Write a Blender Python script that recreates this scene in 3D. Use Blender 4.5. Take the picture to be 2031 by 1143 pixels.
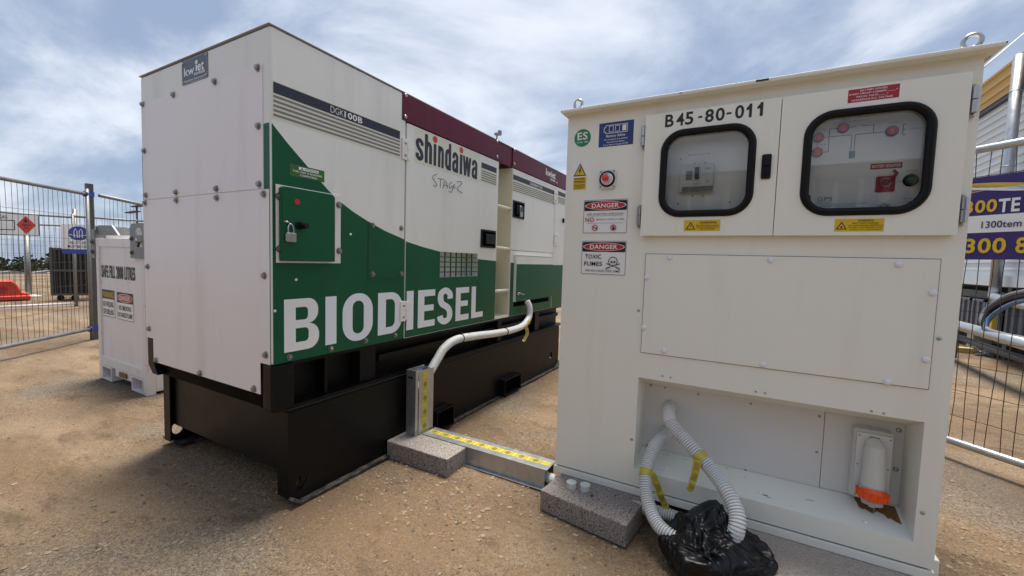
import bpy, math, random
from mathutils import Vector, Matrix, noise
R = math.radians
random.seed(7)
scene = bpy.context.scene
for o in list(bpy.data.objects): bpy.data.objects.remove(o)
COL = scene.collection

# ------------------------------------------------------------------ camera
F_PX, YAW, PITCH, ROLL = 833.045, 0.50554, 0.06549, 0.03057
CAM = Vector((1.6123, -0.9745, 1.0609))
IW, IH = 2031.0, 1143.0
FW = Vector((-math.sin(YAW)*math.cos(PITCH), math.cos(YAW)*math.cos(PITCH), -math.sin(PITCH)))
_r0 = Vector((math.cos(YAW), math.sin(YAW), 0)); _u0 = _r0.cross(FW)
RT = math.cos(ROLL)*_r0 + math.sin(ROLL)*_u0
UP = math.cos(ROLL)*_u0 - math.sin(ROLL)*_r0
cd = bpy.data.cameras.new('camera'); cam = bpy.data.objects.new('camera', cd); COL.objects.link(cam)
cam.matrix_world = Matrix(((RT.x, UP.x, -FW.x, CAM.x), (RT.y, UP.y, -FW.y, CAM.y), (RT.z, UP.z, -FW.z, CAM.z), (0, 0, 0, 1)))
cd.sensor_width = 36; cd.lens = F_PX/IW*36; cd.clip_start = .02; cd.clip_end = 3000
scene.camera = cam
scene.render.resolution_x = 1024; scene.render.resolution_y = 576

# ------------------------------------------------------------------ light
SUN_EL, SUN_AZ = R(78), R(-12)          # azimuth measured from +Y towards +X
w = bpy.data.worlds.new('World'); scene.world = w; w.use_nodes = True
nt = w.node_tree; nt.nodes.clear()
def N(t, **k):
    n = nt.nodes.new(t)
    for a, b in k.items(): setattr(n, a, b)
    return n
def L(a, b): nt.links.new(a, b)
out = N('ShaderNodeOutputWorld'); bg = N('ShaderNodeBackground'); bg.inputs['Strength'].default_value = .09
sky = N('ShaderNodeTexSky', sky_type='NISHITA'); sky.sun_disc = False
sky.sun_elevation = SUN_EL; sky.sun_rotation = SUN_AZ
sky.air_density = 1.0; sky.dust_density = .6
tc = N('ShaderNodeTexCoord'); sx = N('ShaderNodeSeparateXYZ'); L(tc.outputs['Generated'], sx.inputs[0])
def M(op, a, b=None, c=None):
    n = N('ShaderNodeMath', operation=op)
    for i, v in enumerate((a, b, c)):
        if v is None: continue
        if isinstance(v, (int, float)): n.inputs[i].default_value = v
        else: L(v, n.inputs[i])
    return n.outputs[0]
den = M('ADD', M('MAXIMUM', sx.outputs[2], 0.0), .42)
cx = N('ShaderNodeCombineXYZ'); L(M('DIVIDE', sx.outputs[0], den), cx.inputs[0]); L(M('DIVIDE', sx.outputs[1], den), cx.inputs[1])
def cloud(scale, rot, stretch, detail, dist, lo, hi, seed):
    mp = N('ShaderNodeMapping'); L(cx.outputs[0], mp.inputs[0])
    mp.inputs['Rotation'].default_value = (0, 0, rot); mp.inputs['Scale'].default_value = stretch; mp.inputs['Location'].default_value = (seed, seed*.7, 0)
    nz = N('ShaderNodeTexNoise'); L(mp.outputs[0], nz.inputs['Vector'])
    nz.inputs['Scale'].default_value = scale; nz.inputs['Detail'].default_value = detail; nz.inputs['Roughness'].default_value = .57; nz.inputs['Distortion'].default_value = dist
    mr = N('ShaderNodeMapRange', interpolation_type='SMOOTHSTEP'); L(nz.outputs[0], mr.inputs[0])
    mr.inputs[1].default_value = lo; mr.inputs[2].default_value = hi
    return mr.outputs[0]
cover = cloud(1.15, R(25), (1, 1.35, 1), 6, .25, .12, .37, 4.3)        # veil of cloud with blue gaps
bright = cloud(1.5, R(18), (1, 1.1, 1), 10, .35, .38, .66, 9.1)        # lit against shaded cloud
cc = N('ShaderNodeMix', data_type='RGBA'); L(bright, cc.inputs['Factor'])
cc.inputs['A'].default_value = (1.40, 1.78, 2.50, 1); cc.inputs['B'].default_value = (3.8, 4.0, 4.35, 1)
sm = N('ShaderNodeMix', data_type='RGBA'); L(M('MULTIPLY', cover, .93), sm.inputs['Factor'])
L(sky.outputs[0], sm.inputs['A']); L(cc.outputs['Result'], sm.inputs['B'])
L(sm.outputs['Result'], bg.inputs[0]); L(bg.outputs[0], out.inputs[0])

sl = bpy.data.lights.new('sun', 'SUN'); sl.energy = 2.5; sl.angle = R(20); sl.color = (1, .95, .87)
so = bpy.data.objects.new('sun', sl); COL.objects.link(so)
sd = Vector((math.sin(SUN_AZ)*math.cos(SUN_EL), math.cos(SUN_AZ)*math.cos(SUN_EL), math.sin(SUN_EL)))
so.rotation_euler = (-sd).to_track_quat('-Z', 'Y').to_euler(); so.location = sd*30
vs = scene.view_settings; vs.view_transform = 'Standard'; vs.look = 'None'; vs.gamma = 1; vs.exposure = 1.4

# ------------------------------------------------------------------ pixel to place (on a known plane)
def hit(px, py, ax, val):
    d = RT*((px-IW/2)/F_PX) - UP*((py-IH/2)/F_PX) + FW
    t = (val-CAM[ax])/d[ax]
    return CAM + d*t
YC = .793                                  # cabinet front plane
def S(px, py, x=0.0): p = hit(px, py, 0, x); return p.y, p.z      # generator side
def Ef(px, py, y=0.0): p = hit(px, py, 1, y); return p.x, p.z      # planes facing the viewer
def Fc(px, py, y=YC): return Ef(px, py, y)
def G(px, py, z=0.0): p = hit(px, py, 2, z); return p.x, p.y

# ------------------------------------------------------------------ materials
MATS = {}
def pmat(name, col, rough=.5, metal=0, var=.06, vscale=6, dirt=None, dirt_amt=0, dscale=(3, 3, 3), dlo=.52, dhi=.75, bump=0, bscale=200, spec=.5, coat=0, speck=None):
    m = bpy.data.materials.new(name); m.use_nodes = True; t = m.node_tree; ns = t.nodes; lk = t.links
    b = ns['Principled BSDF']
    b.inputs['Roughness'].default_value = rough; b.inputs['Metallic'].default_value = metal
    b.inputs['Specular IOR Level'].default_value = spec; b.inputs['Coat Weight'].default_value = coat
    g = ns.new('ShaderNodeNewGeometry')
    n1 = ns.new('ShaderNodeTexNoise'); n1.inputs['Scale'].default_value = vscale; n1.inputs['Detail'].default_value = 5
    lk.new(g.outputs['Position'], n1.inputs['Vector'])
    mx = ns.new('ShaderNodeMix'); mx.data_type = 'RGBA'; lk.new(n1.outputs[0], mx.inputs['Factor'])
    c = Vector(col)
    mx.inputs['A'].default_value = (*(c*(1-var)), 1); mx.inputs['B'].default_value = (*[min(1, v) for v in c*(1+var)], 1)
    res = mx.outputs['Result']
    if dirt:
        mp = ns.new('ShaderNodeMapping'); mp.inputs['Scale'].default_value = dscale; lk.new(g.outputs['Position'], mp.inputs[0])
        n2 = ns.new('ShaderNodeTexNoise'); n2.inputs['Scale'].default_value = 1; n2.inputs['Detail'].default_value = 8; n2.inputs['Roughness'].default_value = .62
        lk.new(mp.outputs[0], n2.inputs['Vector'])
        r = ns.new('ShaderNodeMapRange'); r.inputs[1].default_value = dlo; r.inputs[2].default_value = dhi; r.inputs[4].default_value = dirt_amt
        lk.new(n2.outputs[0], r.inputs[0])
        m2 = ns.new('ShaderNodeMix'); m2.data_type = 'RGBA'; lk.new(r.outputs[0], m2.inputs['Factor'])
        lk.new(res, m2.inputs['A']); m2.inputs['B'].default_value = (*dirt, 1); res = m2.outputs['Result']
    if speck:
        n3 = ns.new('ShaderNodeTexNoise'); n3.inputs['Scale'].default_value = speck[1]; n3.inputs['Detail'].default_value = 2; lk.new(g.outputs['Position'], n3.inputs['Vector'])
        r = ns.new('ShaderNodeMapRange'); r.inputs[1].default_value = speck[2]; r.inputs[2].default_value = speck[2]+.06; lk.new(n3.outputs[0], r.inputs[0])
        m3 = ns.new('ShaderNodeMix'); m3.data_type = 'RGBA'; lk.new(r.outputs[0], m3.inputs['Factor']); lk.new(res, m3.inputs['A']); m3.inputs['B'].default_value = (*speck[0], 1); res = m3.outputs['Result']
    lk.new(res, b.inputs['Base Color'])
    rr = ns.new('ShaderNodeMapRange'); lk.new(n1.outputs[0], rr.inputs[0]); rr.inputs[3].default_value = max(.03, rough-.08); rr.inputs[4].default_value = min(1, rough+.1)
    lk.new(rr.outputs[0], b.inputs['Roughness'])
    if bump:
        nb = ns.new('ShaderNodeTexNoise'); nb.inputs['Scale'].default_value = bscale; nb.inputs['Detail'].default_value = 4; lk.new(g.outputs['Position'], nb.inputs['Vector'])
        bp = ns.new('ShaderNodeBump'); bp.inputs['Strength'].default_value = bump; bp.inputs['Distance'].default_value = .01; lk.new(nb.outputs[0], bp.inputs['Height']); lk.new(bp.outputs[0], b.inputs['Normal'])
    MATS[name] = m
    return m
RUST = (.16, .07, .03)
pmat('gen_white', (.765, .765, .72), .38, var=.04, vscale=2.5, dirt=(.33, .30, .26), dirt_amt=.22, dscale=(6, 6, .8), bump=.16, bscale=3)
pmat('gen_white_bounce', (.80, .755, .745), .34, var=.05, vscale=2.2, dirt=(.36, .32, .29), dirt_amt=.25, dscale=(5, 5, .9), bump=.2, bscale=2.5)  # generator white with the warm light bounced off the ground put into its colour
pmat('green', (.005, .088, .037), .34, spec=.28, var=.14, vscale=5, dirt=(.03, .05, .03), dirt_amt=.35, dscale=(9, 9, 2))
pmat('maroon', (.105, .008, .026), .36, spec=.28, var=.18, vscale=8, dirt=(.13, .05, .05), dirt_amt=.4, dscale=(14, 14, 1.2))
pmat('black_steel', (.0035, .0035, .004), .42, spec=.22, var=.3, vscale=9, dirt=(.022, .020, .018), dirt_amt=.4, dscale=(7, 7, 10), dlo=.55, dhi=.8)
pmat('worn_steel', (.012, .012, .012), .5, var=.3, vscale=20, dirt=(.17, .14, .11), dirt_amt=.75, dscale=(30, 18, 30), dlo=.42, dhi=.7)
pmat('void', (.002, .002, .002), .9, spec=.05)
pmat('cab_cream', (.83, .82, .735), .42, var=.025, vscale=2, dirt=(.48, .43, .34), dirt_amt=.16, dscale=(9, 9, .8), bump=.12, bscale=900)
pmat('cab_floor', (.775, .775, .71), .42, var=.03, dirt=(.19, .11, .05), dirt_amt=.95, dscale=(9, 26, 9), dlo=.645, dhi=.66)
pmat('cab_inner', (.82, .81, .78), .45, var=.03)
pmat('bare_grey', (.66, .66, .65), .42, var=.04, vscale=4)
pmat('rubber', (.004, .004, .0045), .45, spec=.22, var=.2, vscale=30)
pmat('black_plastic', (.005, .005, .007), .38, spec=.25)
pmat('stainless', (.42, .42, .41), .3, 1, var=.1)
pmat('bolt', (.32, .31, .29), .36, 1, var=.3, vscale=60, dirt=RUST, dirt_amt=.6, dscale=(40, 40, 40), dlo=.55, dhi=.7)
pmat('galv', (.46, .48, .50), .38, .85, var=.16, vscale=22, dirt=(.25, .24, .23), dirt_amt=.5, dscale=(20, 20, 8))
pmat('galv_dull', (.24, .245, .24), .5, .6, var=.2, vscale=14, dirt=(.13, .11, .09), dirt_amt=.5, dscale=(8, 8, 8))
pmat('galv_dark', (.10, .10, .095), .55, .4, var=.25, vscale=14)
pmat('wire', (.055, .045, .04), .6, .1, var=.3, vscale=12, dirt=RUST, dirt_amt=.6, dscale=(6, 6, 6))
pmat('white_paint', (.76, .72, .72), .4, var=.03, dirt=(.40, .34, .27), dirt_amt=.25, dscale=(7, 7, 2))
pmat('white_edge', (.72, .68, .67), .4, var=.03, dirt=(.33, .20, .10), dirt_amt=.7, dscale=(14, 14, 20), dlo=.58, dhi=.75)
pmat('ladder_cream', (.76, .71, .55), .45, var=.05)
pmat('ink_white', (.82, .82, .81), .4, var=.02)
pmat('ink_decal', (.76, .78, .83), .3, var=.03, vscale=3)
pmat('ink_cream', (.70, .69, .57), .4, var=.02)
pmat('ink_black', (.012, .012, .014), .45, var=.1)
pmat('ink_navy', (.018, .021, .038), .4, var=.1)
pmat('ink_grey', (.19, .19, .175), .45, var=.08)
pmat('ink_midgrey', (.30, .30, .30), .5)
pmat('ink_red', (.50, .018, .022), .42, var=.06)
pmat('ink_scarlet', (.62, .045, .03), .42, var=.06)
pmat('ink_crimson', (.36, .008, .02), .4, var=.06)
pmat('ink_blue', (.012, .035, .19), .4, var=.06)
pmat('ink_sky', (.03, .07, .36), .4, var=.06)
pmat('ink_purple', (.035, .013, .14), .4, var=.06)
pmat('ink_yellow', (.70, .47, .02), .42, var=.05)
pmat('ink_green', (.012, .21, .085), .4, var=.05)
pmat('ink_leaf', (.035, .13, .022), .4, var=.05)
pmat('ink_steel', (.055, .065, .095), .35, .2, var=.1)
pmat('tape', (.50, .41, .06), .36, var=.12, vscale=30)
pmat('conduit', (.66, .66, .65), .38, var=.05, vscale=8, dirt=(.38, .35, .30), dirt_amt=.4, dscale=(14, 14, 14))
pmat('pvc', (.60, .61, .57), .4, var=.04)
pmat('concrete', (.30, .258, .232), .92, var=.25, vscale=50, dirt=(.52, .475, .435), dirt_amt=.8, dscale=(150, 150, 150), dlo=.5, dhi=.58, bump=1.0, bscale=230, spec=.15, speck=((.05, .04, .04), 140, .60))
pmat('paver', (.52, .45, .38), .9, var=.2, vscale=60, dirt=(.2, .17, .15), dirt_amt=.6, dscale=(260, 260, 260), dlo=.5, dhi=.6, bump=.8, bscale=330, spec=.2)
pmat('lamp_red', (.75, .015, .02), .22, coat=.6)
pmat('lamp_green', (.0, .12, .055), .25, coat=.5)
pmat('orange', (.85, .085, .008), .32, var=.05)
pmat('clear_plastic', (.42, .44, .46), .15, var=.05)
pmat('leaf', (.22, .11, .04), .7, var=.3, vscale=40)
pmat('plastic_red', (.58, .045, .018), .5, var=.12, vscale=3)
pmat('timber', (.50, .35, .15), .75, var=.15, vscale=10)
pmat('foot_block', (.46, .44, .40), .85, var=.1)
pmat('yellow_metal', (.52, .31, .055), .45, var=.06, vscale=3)
pmat('wall_metal', (.62, .67, .70), .42, var=.05, vscale=2)
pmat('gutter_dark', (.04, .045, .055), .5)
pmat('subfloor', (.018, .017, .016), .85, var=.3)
pmat('grey_plastic', (.13, .145, .165), .5, var=.12)
pmat('blue_hose', (.06, .13, .23), .4, var=.15)
pmat('tree_far', (.032, .045, .024), .9, var=.5, vscale=.2, spec=.1)
pmat('shed_wall', (.45, .45, .44), .7); pmat('shed_roof', (.22, .22, .23), .6)
pmat('office_wall', (.62, .61, .58), .5, var=.04); pmat('office_beam', (.17, .145, .11), .6); pmat('office_window', (.05, .07, .10), .12)
pmat('stone', (.27, .205, .14), .9, var=.45, vscale=45, spec=.2)
pmat('stone_dark', (.11, .085, .065), .9, var=.5, vscale=45, spec=.2)
def bag_mat():
    m = pmat('bag', (.004, .004, .005), .33, var=.2, spec=.28)
    t = m.node_tree; ns = t.nodes; lk = t.links
    g = ns.new('ShaderNodeNewGeometry'); a = ns.new('ShaderNodeTexNoise'); a.inputs['Scale'].default_value = 13; a.inputs['Detail'].default_value = 3; a.inputs['Distortion'].default_value = 1.2
    a.noise_type = 'RIDGED_MULTIFRACTAL'
    lk.new(g.outputs['Position'], a.inputs['Vector'])
    bp = ns.new('ShaderNodeBump'); bp.inputs['Strength'].default_value = .35; bp.inputs['Distance'].default_value = .01; lk.new(a.outputs[0], bp.inputs['Height']); lk.new(bp.outputs[0], ns['Principled BSDF'].inputs['Normal'])
bag_mat()
def glass_mat():
    m = bpy.data.materials.new('window_acrylic'); m.use_nodes = True; t = m.node_tree; ns = t.nodes; lk = t.links; ns.clear()
    o = ns.new('ShaderNodeOutputMaterial'); mx = ns.new('ShaderNodeMixShader'); tr = ns.new('ShaderNodeBsdfTransparent'); gl = ns.new('ShaderNodeBsdfGlossy')
    tr.inputs[0].default_value = (.95, .96, .96, 1); gl.inputs['Roughness'].default_value = .02; gl.inputs[0].default_value = (1, 1, 1, 1)
    fr = ns.new('ShaderNodeFresnel'); fr.inputs[0].default_value = 1.48
    lk.new(fr.outputs[0], mx.inputs[0]); lk.new(tr.outputs[0], mx.inputs[1]); lk.new(gl.outputs[0], mx.inputs[2]); lk.new(mx.outputs[0], o.inputs[0])
    MATS['glass'] = m
glass_mat()

# ------------------------------------------------------------------ mesh builder
class Fr:
    def __init__(s, o, u, v, n): s.o, s.u, s.v, s.n = Vector(o), Vector(u), Vector(v), Vector(n)
    def p(s, a, b, c=0): return s.o + s.u*a + s.v*b + s.n*c
def FS(x=0.0): return Fr((x, 0, 0), (0, 1, 0), (0, 0, 1), (1, 0, 0))      # u = Y, v = Z, outwards +X
def FE(y=0.0): return Fr((0, y, 0), (1, 0, 0), (0, 0, 1), (0, -1, 0))     # u = X, v = Z, outwards -Y
def FT(z=0.0): return Fr((0, 0, z), (1, 0, 0), (0, 1, 0), (0, 0, 1))
_raw = {}
def _curve_mesh(c):
    o = bpy.data.objects.new('tmp', c); COL.objects.link(o)
    dg = bpy.context.evaluated_depsgraph_get(); me = bpy.data.meshes.new_from_object(o.evaluated_get(dg))
    v = [tuple(q.co) for q in me.vertices]; f = [tuple(p.vertices) for p in me.polygons]
    bpy.data.objects.remove(o); bpy.data.curves.remove(c); bpy.data.meshes.remove(me)
    return v, f
def text_raw(body, bold):
    k = (body, bold)
    if k not in _raw:
        c = bpy.data.curves.new('t', 'FONT'); c.body = body; c.offset = bold; c.space_character = 1+bold*3.2; c.resolution_u = 3; c.fill_mode = 'FRONT'
        _raw[k] = _curve_mesh(c)
    return _raw[k]
class MB:
    def __init__(s): s.v = []; s.f = []
    def add(s, vs, fs):
        b = len(s.v); s.v += [Vector(q) for q in vs]; s.f += [tuple(b+i for i in f) for f in fs]; return s
    def box(s, x0, x1, y0, y1, z0, z1):
        x0, x1 = sorted((x0, x1)); y0, y1 = sorted((y0, y1)); z0, z1 = sorted((z0, z1))
        return s.add([(x, y, z) for z in (z0, z1) for y in (y0, y1) for x in (x0, x1)], [(0, 2, 3, 1), (4, 5, 7, 6), (0, 1, 5, 4), (2, 6, 7, 3), (0, 4, 6, 2), (1, 3, 7, 5)])
    def prism(s, fr, poly, n0, n1):
        k = len(poly); vs = [fr.p(a, b, n0) for a, b in poly]+[fr.p(a, b, n1) for a, b in poly]
        return s.add(vs, [tuple(range(k-1, -1, -1)), tuple(range(k, 2*k))]+[(i, (i+1) % k, k+(i+1) % k, k+i) for i in range(k)])
    def flat(s, fr, poly, n): return s.add([fr.p(a, b, n) for a, b in poly], [tuple(range(len(poly)))])
    def rect(s, fr, u0, u1, v0, v1, n0, n1=None):
        u0, u1 = sorted((u0, u1)); v0, v1 = sorted((v0, v1)); q = [(u0, v0), (u1, v0), (u1, v1), (u0, v1)]
        return s.flat(fr, q, n0) if n1 is None else s.prism(fr, q, n0, n1)
    def fill(s, fr, loops, n0, n1=None):
        c = bpy.data.curves.new('c', 'CURVE'); c.dimensions = '2D'; c.fill_mode = 'BOTH'
        if n1 is not None: c.extrude = abs(n1-n0)/2
        for lp in loops:
            sp = c.splines.new('POLY'); sp.points.add(len(lp)-1); sp.use_cyclic_u = True
            for q, (a, b) in zip(sp.points, lp): q.co = (a, b, 0, 1)
        v, f = _curve_mesh(c); mid = n0 if n1 is None else (n0+n1)/2
        return s.add([fr.p(a, b, mid+z) for a, b, z in v], f)
    def text(s, fr, body, uc, vc, w=None, h=None, n=.001, bold=0.0):
        v, f = text_raw(body, bold)
        if not v: return s
        x0 = min(q[0] for q in v); x1 = max(q[0] for q in v); y0 = min(q[1] for q in v); y1 = max(q[1] for q in v)
        sx = w/(x1-x0) if w else None; sy = h/(y1-y0) if h else sx
        if sx is None: sx = sy
        return s.add([fr.p(uc+(a-(x0+x1)/2)*sx, vc+(b-(y0+y1)/2)*sy, n) for a, b, z in v], f)
    def stroke(s, fr, pts, box, tu, tv, n, k=8):      # thick smooth letter stroke in a box, heavier across than along
        u0, u1, v0, v1 = box; q = [Vector((a, b, 0)) for a, b in pts]; q = bez(q, k) if k > 1 else q
        P = [Vector((u0+tu/2+(u1-u0-tu)*p.x, v0+tv/2+(v1-v0-tv)*p.y)) for p in q]; m = len(P); b = len(s.v)
        for i, p in enumerate(P):
            t = P[min(i+1, m-1)]-P[max(i-1, 0)]; t.normalize(); o = Vector((-t.y*tu/2, t.x*tv/2)); s.v += [fr.p(p.x-o.x, p.y-o.y, n), fr.p(p.x+o.x, p.y+o.y, n)]
        s.f += [(b+2*i, b+2*i+2, b+2*i+3, b+2*i+1) for i in range(m-1)]; return s
    def cyl(s, p0, p1, r0, r1=None, seg=12, cap=True):
        return s.tube([p0, p1], r0, seg, cap, [r0, r0 if r1 is None else r1])
    def tube(s, pts, r, seg=10, cap=True, radii=None):
        pts = [Vector(p) for p in pts]; b = len(s.v); prev = None
        for i, p in enumerate(pts):
            t = (pts[min(i+1, len(pts)-1)]-pts[max(i-1, 0)]).normalized()
            if prev is None: a = t.orthogonal().normalized()
            else:
                a = prev-t*prev.dot(t); a = a.normalized() if a.length > 1e-6 else t.orthogonal().normalized()
            prev = a; c = t.cross(a); rr = radii[i] if radii else r
            for k in range(seg):
                th = 2*math.pi*k/seg; s.v.append(p+(a*math.cos(th)+c*math.sin(th))*rr)
        for i in range(len(pts)-1):
            for k in range(seg):
                k2 = (k+1) % seg; s.f.append((b+i*seg+k, b+i*seg+k2, b+(i+1)*seg+k2, b+(i+1)*seg+k))
        if cap: s.f.append(tuple(b+k for k in range(seg-1, -1, -1))); s.f.append(tuple(b+(len(pts)-1)*seg+k for k in range(seg)))
        return s
    def ring(s, c, n, R_, r, seg=24, sub=8):
        n = Vector(n).normalized(); a = n.orthogonal().normalized(); d = n.cross(a); b = len(s.v)
        for i in range(seg):
            th = 2*math.pi*i/seg; rad = a*math.cos(th)+d*math.sin(th)
            for k in range(sub):
                ph = 2*math.pi*k/sub; s.v.append(Vector(c)+rad*(R_+r*math.cos(ph))+n*(r*math.sin(ph)))
        for i in range(seg):
            for k in range(sub):
                s.f.append((b+i*sub+k, b+((i+1) % seg)*sub+k, b+((i+1) % seg)*sub+(k+1) % sub, b+i*sub+(k+1) % sub))
        return s
    def build(s, name, mat, parent=None, bevel=0, smooth=False, seg=2):
        me = bpy.data.meshes.new(name)
        lo = Vector([min(q[i] for q in s.v) for i in range(3)]); hi = Vector([max(q[i] for q in s.v) for i in range(3)])
        c = Vector(((lo.x+hi.x)/2, (lo.y+hi.y)/2, lo.z))
        me.from_pydata([tuple(q-c) for q in s.v], [], s.f); me.validate()
        if smooth: me.polygons.foreach_set('use_smooth', [True]*len(me.polygons))
        me.materials.append(MATS[mat])
        o = bpy.data.objects.new(name, me); COL.objects.link(o)
        place(o, c, parent)
        if bevel:
            b = o.modifiers.new('bevel', 'BEVEL'); b.width = bevel; b.segments = seg; b.limit_method = 'ANGLE'; b.angle_limit = R(40)
            me.polygons.foreach_set('use_smooth', [True]*len(me.polygons)); o.modifiers.new('normals', 'WEIGHTED_NORMAL')
        return o
WLOC = {}
def place(o, c, parent):
    WLOC[o.name] = Vector(c); o.location = c
    if parent is not None:
        o.parent = parent; o.location = Vector(c)-WLOC[parent.name]
def tag(o, label, cat, group=None, kind=None):
    o['label'] = label; o['category'] = cat
    if group: o['group'] = group
    if kind: o['kind'] = kind
    return o
def thing(name, loc, label, cat, group=None):
    o = bpy.data.objects.new(name, None); COL.objects.link(o); o.empty_display_size = .1; place(o, Vector(loc), None)
    return tag(o, label, cat, group)
def struct(o): o['kind'] = 'structure'; return o
def rr(u0, u1, v0, v1, r, k=6):
    u0, u1 = sorted((u0, u1)); v0, v1 = sorted((v0, v1)); pts = []
    for cx_, cy_, a0 in ((u1-r, v1-r, 0), (u0+r, v1-r, 90), (u0+r, v0+r, 180), (u1-r, v0+r, 270)):
        for i in range(k+1): a = R(a0+90*i/k); pts.append((cx_+r*math.cos(a), cy_+r*math.sin(a)))
    return pts
def ell(uc, vc, a, b, k=28): return [(uc+a*math.cos(2*math.pi*i/k), vc+b*math.sin(2*math.pi*i/k)) for i in range(k)]
# shared small fasteners (local +Z is outwards)
_fast = {}
def fastener(kind, r, mat):
    k = (kind, round(r, 4), mat)
    if k in _fast: return _fast[k]
    m = MB()
    if kind == 'hex':
        m.cyl((0, 0, 0), (0, 0, r*.28), r*1.45, r*1.4, 14); m.cyl((0, 0, r*.28), (0, 0, r*1.05), r, r*.94, 6); m.cyl((0, 0, r*1.05), (0, 0, r*1.12), r*.6, r*.55, 10)
    elif kind == 'dome':
        pr = [(1, 0), (.97, .18), (.82, .42), (.5, .6), (.05, .66)]
        m.tube([(0, 0, z*r) for _, z in pr], r, 14, True, [a*r for a, _ in pr])
    else:
        m.cyl((0, 0, 0), (0, 0, r*.5), r, r*.85, 12); m.cyl((0, 0, r*.5), (0, 0, r*.35), r*.5, r*.3, 6)
    me = bpy.data.meshes.new(kind); me.from_pydata([tuple(v) for v in m.v], [], m.f); me.materials.append(MATS[mat])
    if kind == 'dome': me.polygons.foreach_set('use_smooth', [True]*len(me.polygons))
    _fast[k] = me; return me
def fasten(name, kind, r, mat, fr, uv, n, parent):
    for a, b in uv:
        o = bpy.data.objects.new(name, fastener(kind, r, mat)); COL.objects.link(o)
        place(o, fr.p(a, b, n), parent); o.rotation_mode = 'QUATERNION'
        o.rotation_quaternion = fr.n.to_track_quat('Z', 'Y') @ Matrix.Rotation(random.random()*3, 3, 'Z').to_quaternion()
# a printed sign: plate with printed layers; coordinates of the print run 0..1 over the plate
def sign(name, parent, fr, u0, u1, v0, v1, n, plate, layers, radius=0, thick=.0012, label=None):
    W_, H_ = u1-u0, v1-v0
    m = MB(); m.prism(fr, rr(u0, u1, v0, v1, radius) if radius else [(u0, v0), (u1, v0), (u1, v1), (u0, v1)], n, n+thick)
    o = m.build(name, plate, parent)
    if label: o['label'] = label
    d = n+thick
    for ln, mat, items in layers:
        d += .0005; q = MB()
        for it in items:
            k = it[0]
            if k == 'r': q.rect(fr, u0+it[1]*W_, u0+it[2]*W_, v0+it[3]*H_, v0+it[4]*H_, d)
            elif k == 'rr': q.flat(fr, rr(u0+it[1]*W_, u0+it[2]*W_, v0+it[3]*H_, v0+it[4]*H_, it[5]*H_), d)
            elif k == 'e': q.flat(fr, ell(u0+it[1]*W_, v0+it[2]*H_, it[3]*W_, it[4]*H_), d)
            elif k == 'ring': q.fill(fr, [ell(u0+it[1]*W_, v0+it[2]*H_, it[3]*H_, it[3]*H_), ell(u0+it[1]*W_, v0+it[2]*H_, it[4]*H_, it[4]*H_)], d)
            elif k == 'frame':
                t_ = it[1]*H_; q.fill(fr, [rr(u0+it[2]*W_, u1-it[2]*W_, v0+it[2]*H_, v1-it[2]*H_, max(radius*.8, .001)), rr(u0+it[2]*W_+t_, u1-it[2]*W_-t_, v0+it[2]*H_+t_, v1-it[2]*H_-t_, max(radius*.6, .0008))], d)
            elif k == 'p': q.flat(fr, [(u0+a*W_, v0+b*H_) for a, b in it[1]], d)
            elif k == 'l':
                for (a, b), (c, e) in zip(it[1][:-1], it[1][1:]):
                    p0 = Vector((u0+a*W_, v0+b*H_)); p1 = Vector((u0+c*W_, v0+e*H_)); t_ = (p1-p0).normalized()*it[2]*H_*.5; s_ = Vector((-t_.y, t_.x)); p0 -= t_*.6; p1 += t_*.6
                    q.flat(fr, [tuple(p0-s_), tuple(p1-s_), tuple(p1+s_), tuple(p0+s_)], d); d += .00002
            elif k == 't':    # text: body, centre u, centre v, width, height, bold
                q.text(fr, it[1], u0+it[2]*W_, v0+it[3]*H_, it[4]*W_ if it[4] else None, it[5]*H_ if it[5] else None, d, it[6] if len(it) > 6 else 0)
        if q.v: q.build(ln, mat, o)
    return o
def bez(pts, k=14):      # smooth path through points (Catmull-Rom)
    P = [Vector(p) for p in pts]; P = [P[0]*2-P[1]]+P+[P[-1]*2-P[-2]]; out_ = []
    for i in range(1, len(P)-2):
        for j in range(k):
            t = j/k; a, b, c, d = P[i-1:i+3]
            out_.append(.5*((2*b)+(c-a)*t+(2*a-5*b+4*c-d)*t*t+(3*b-a-3*c+d)*t**3))
    out_.append(P[-2]); return out_
def resample(path, step):
    cum = [0.0]
    for a, b in zip(path[:-1], path[1:]): cum.append(cum[-1]+(b-a).length)
    n = max(2, int(cum[-1]/step)); o = []; j = 0
    for i in range(n+1):
        t = cum[-1]*i/n
        while j < len(cum)-2 and cum[j+1] < t: j += 1
        o.append(path[j].lerp(path[j+1], (t-cum[j])/max(1e-9, cum[j+1]-cum[j])))
    return o
def corrugated(m, path, r, pitch=.0068, depth=.0022, smooth_zone=None, seg=26):
    q = resample(bez(path), pitch/4); radii = []; n = len(q)
    for i in range(n):
        f = i/n; k = 1.0
        if smooth_zone: k = 1-sum(1 for a, b in smooth_zone if a <= f <= b)
        radii.append(r-(depth if (i % 4) == 0 else 0)*k)
    return m.tube(q, r, seg, True, radii)

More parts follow.
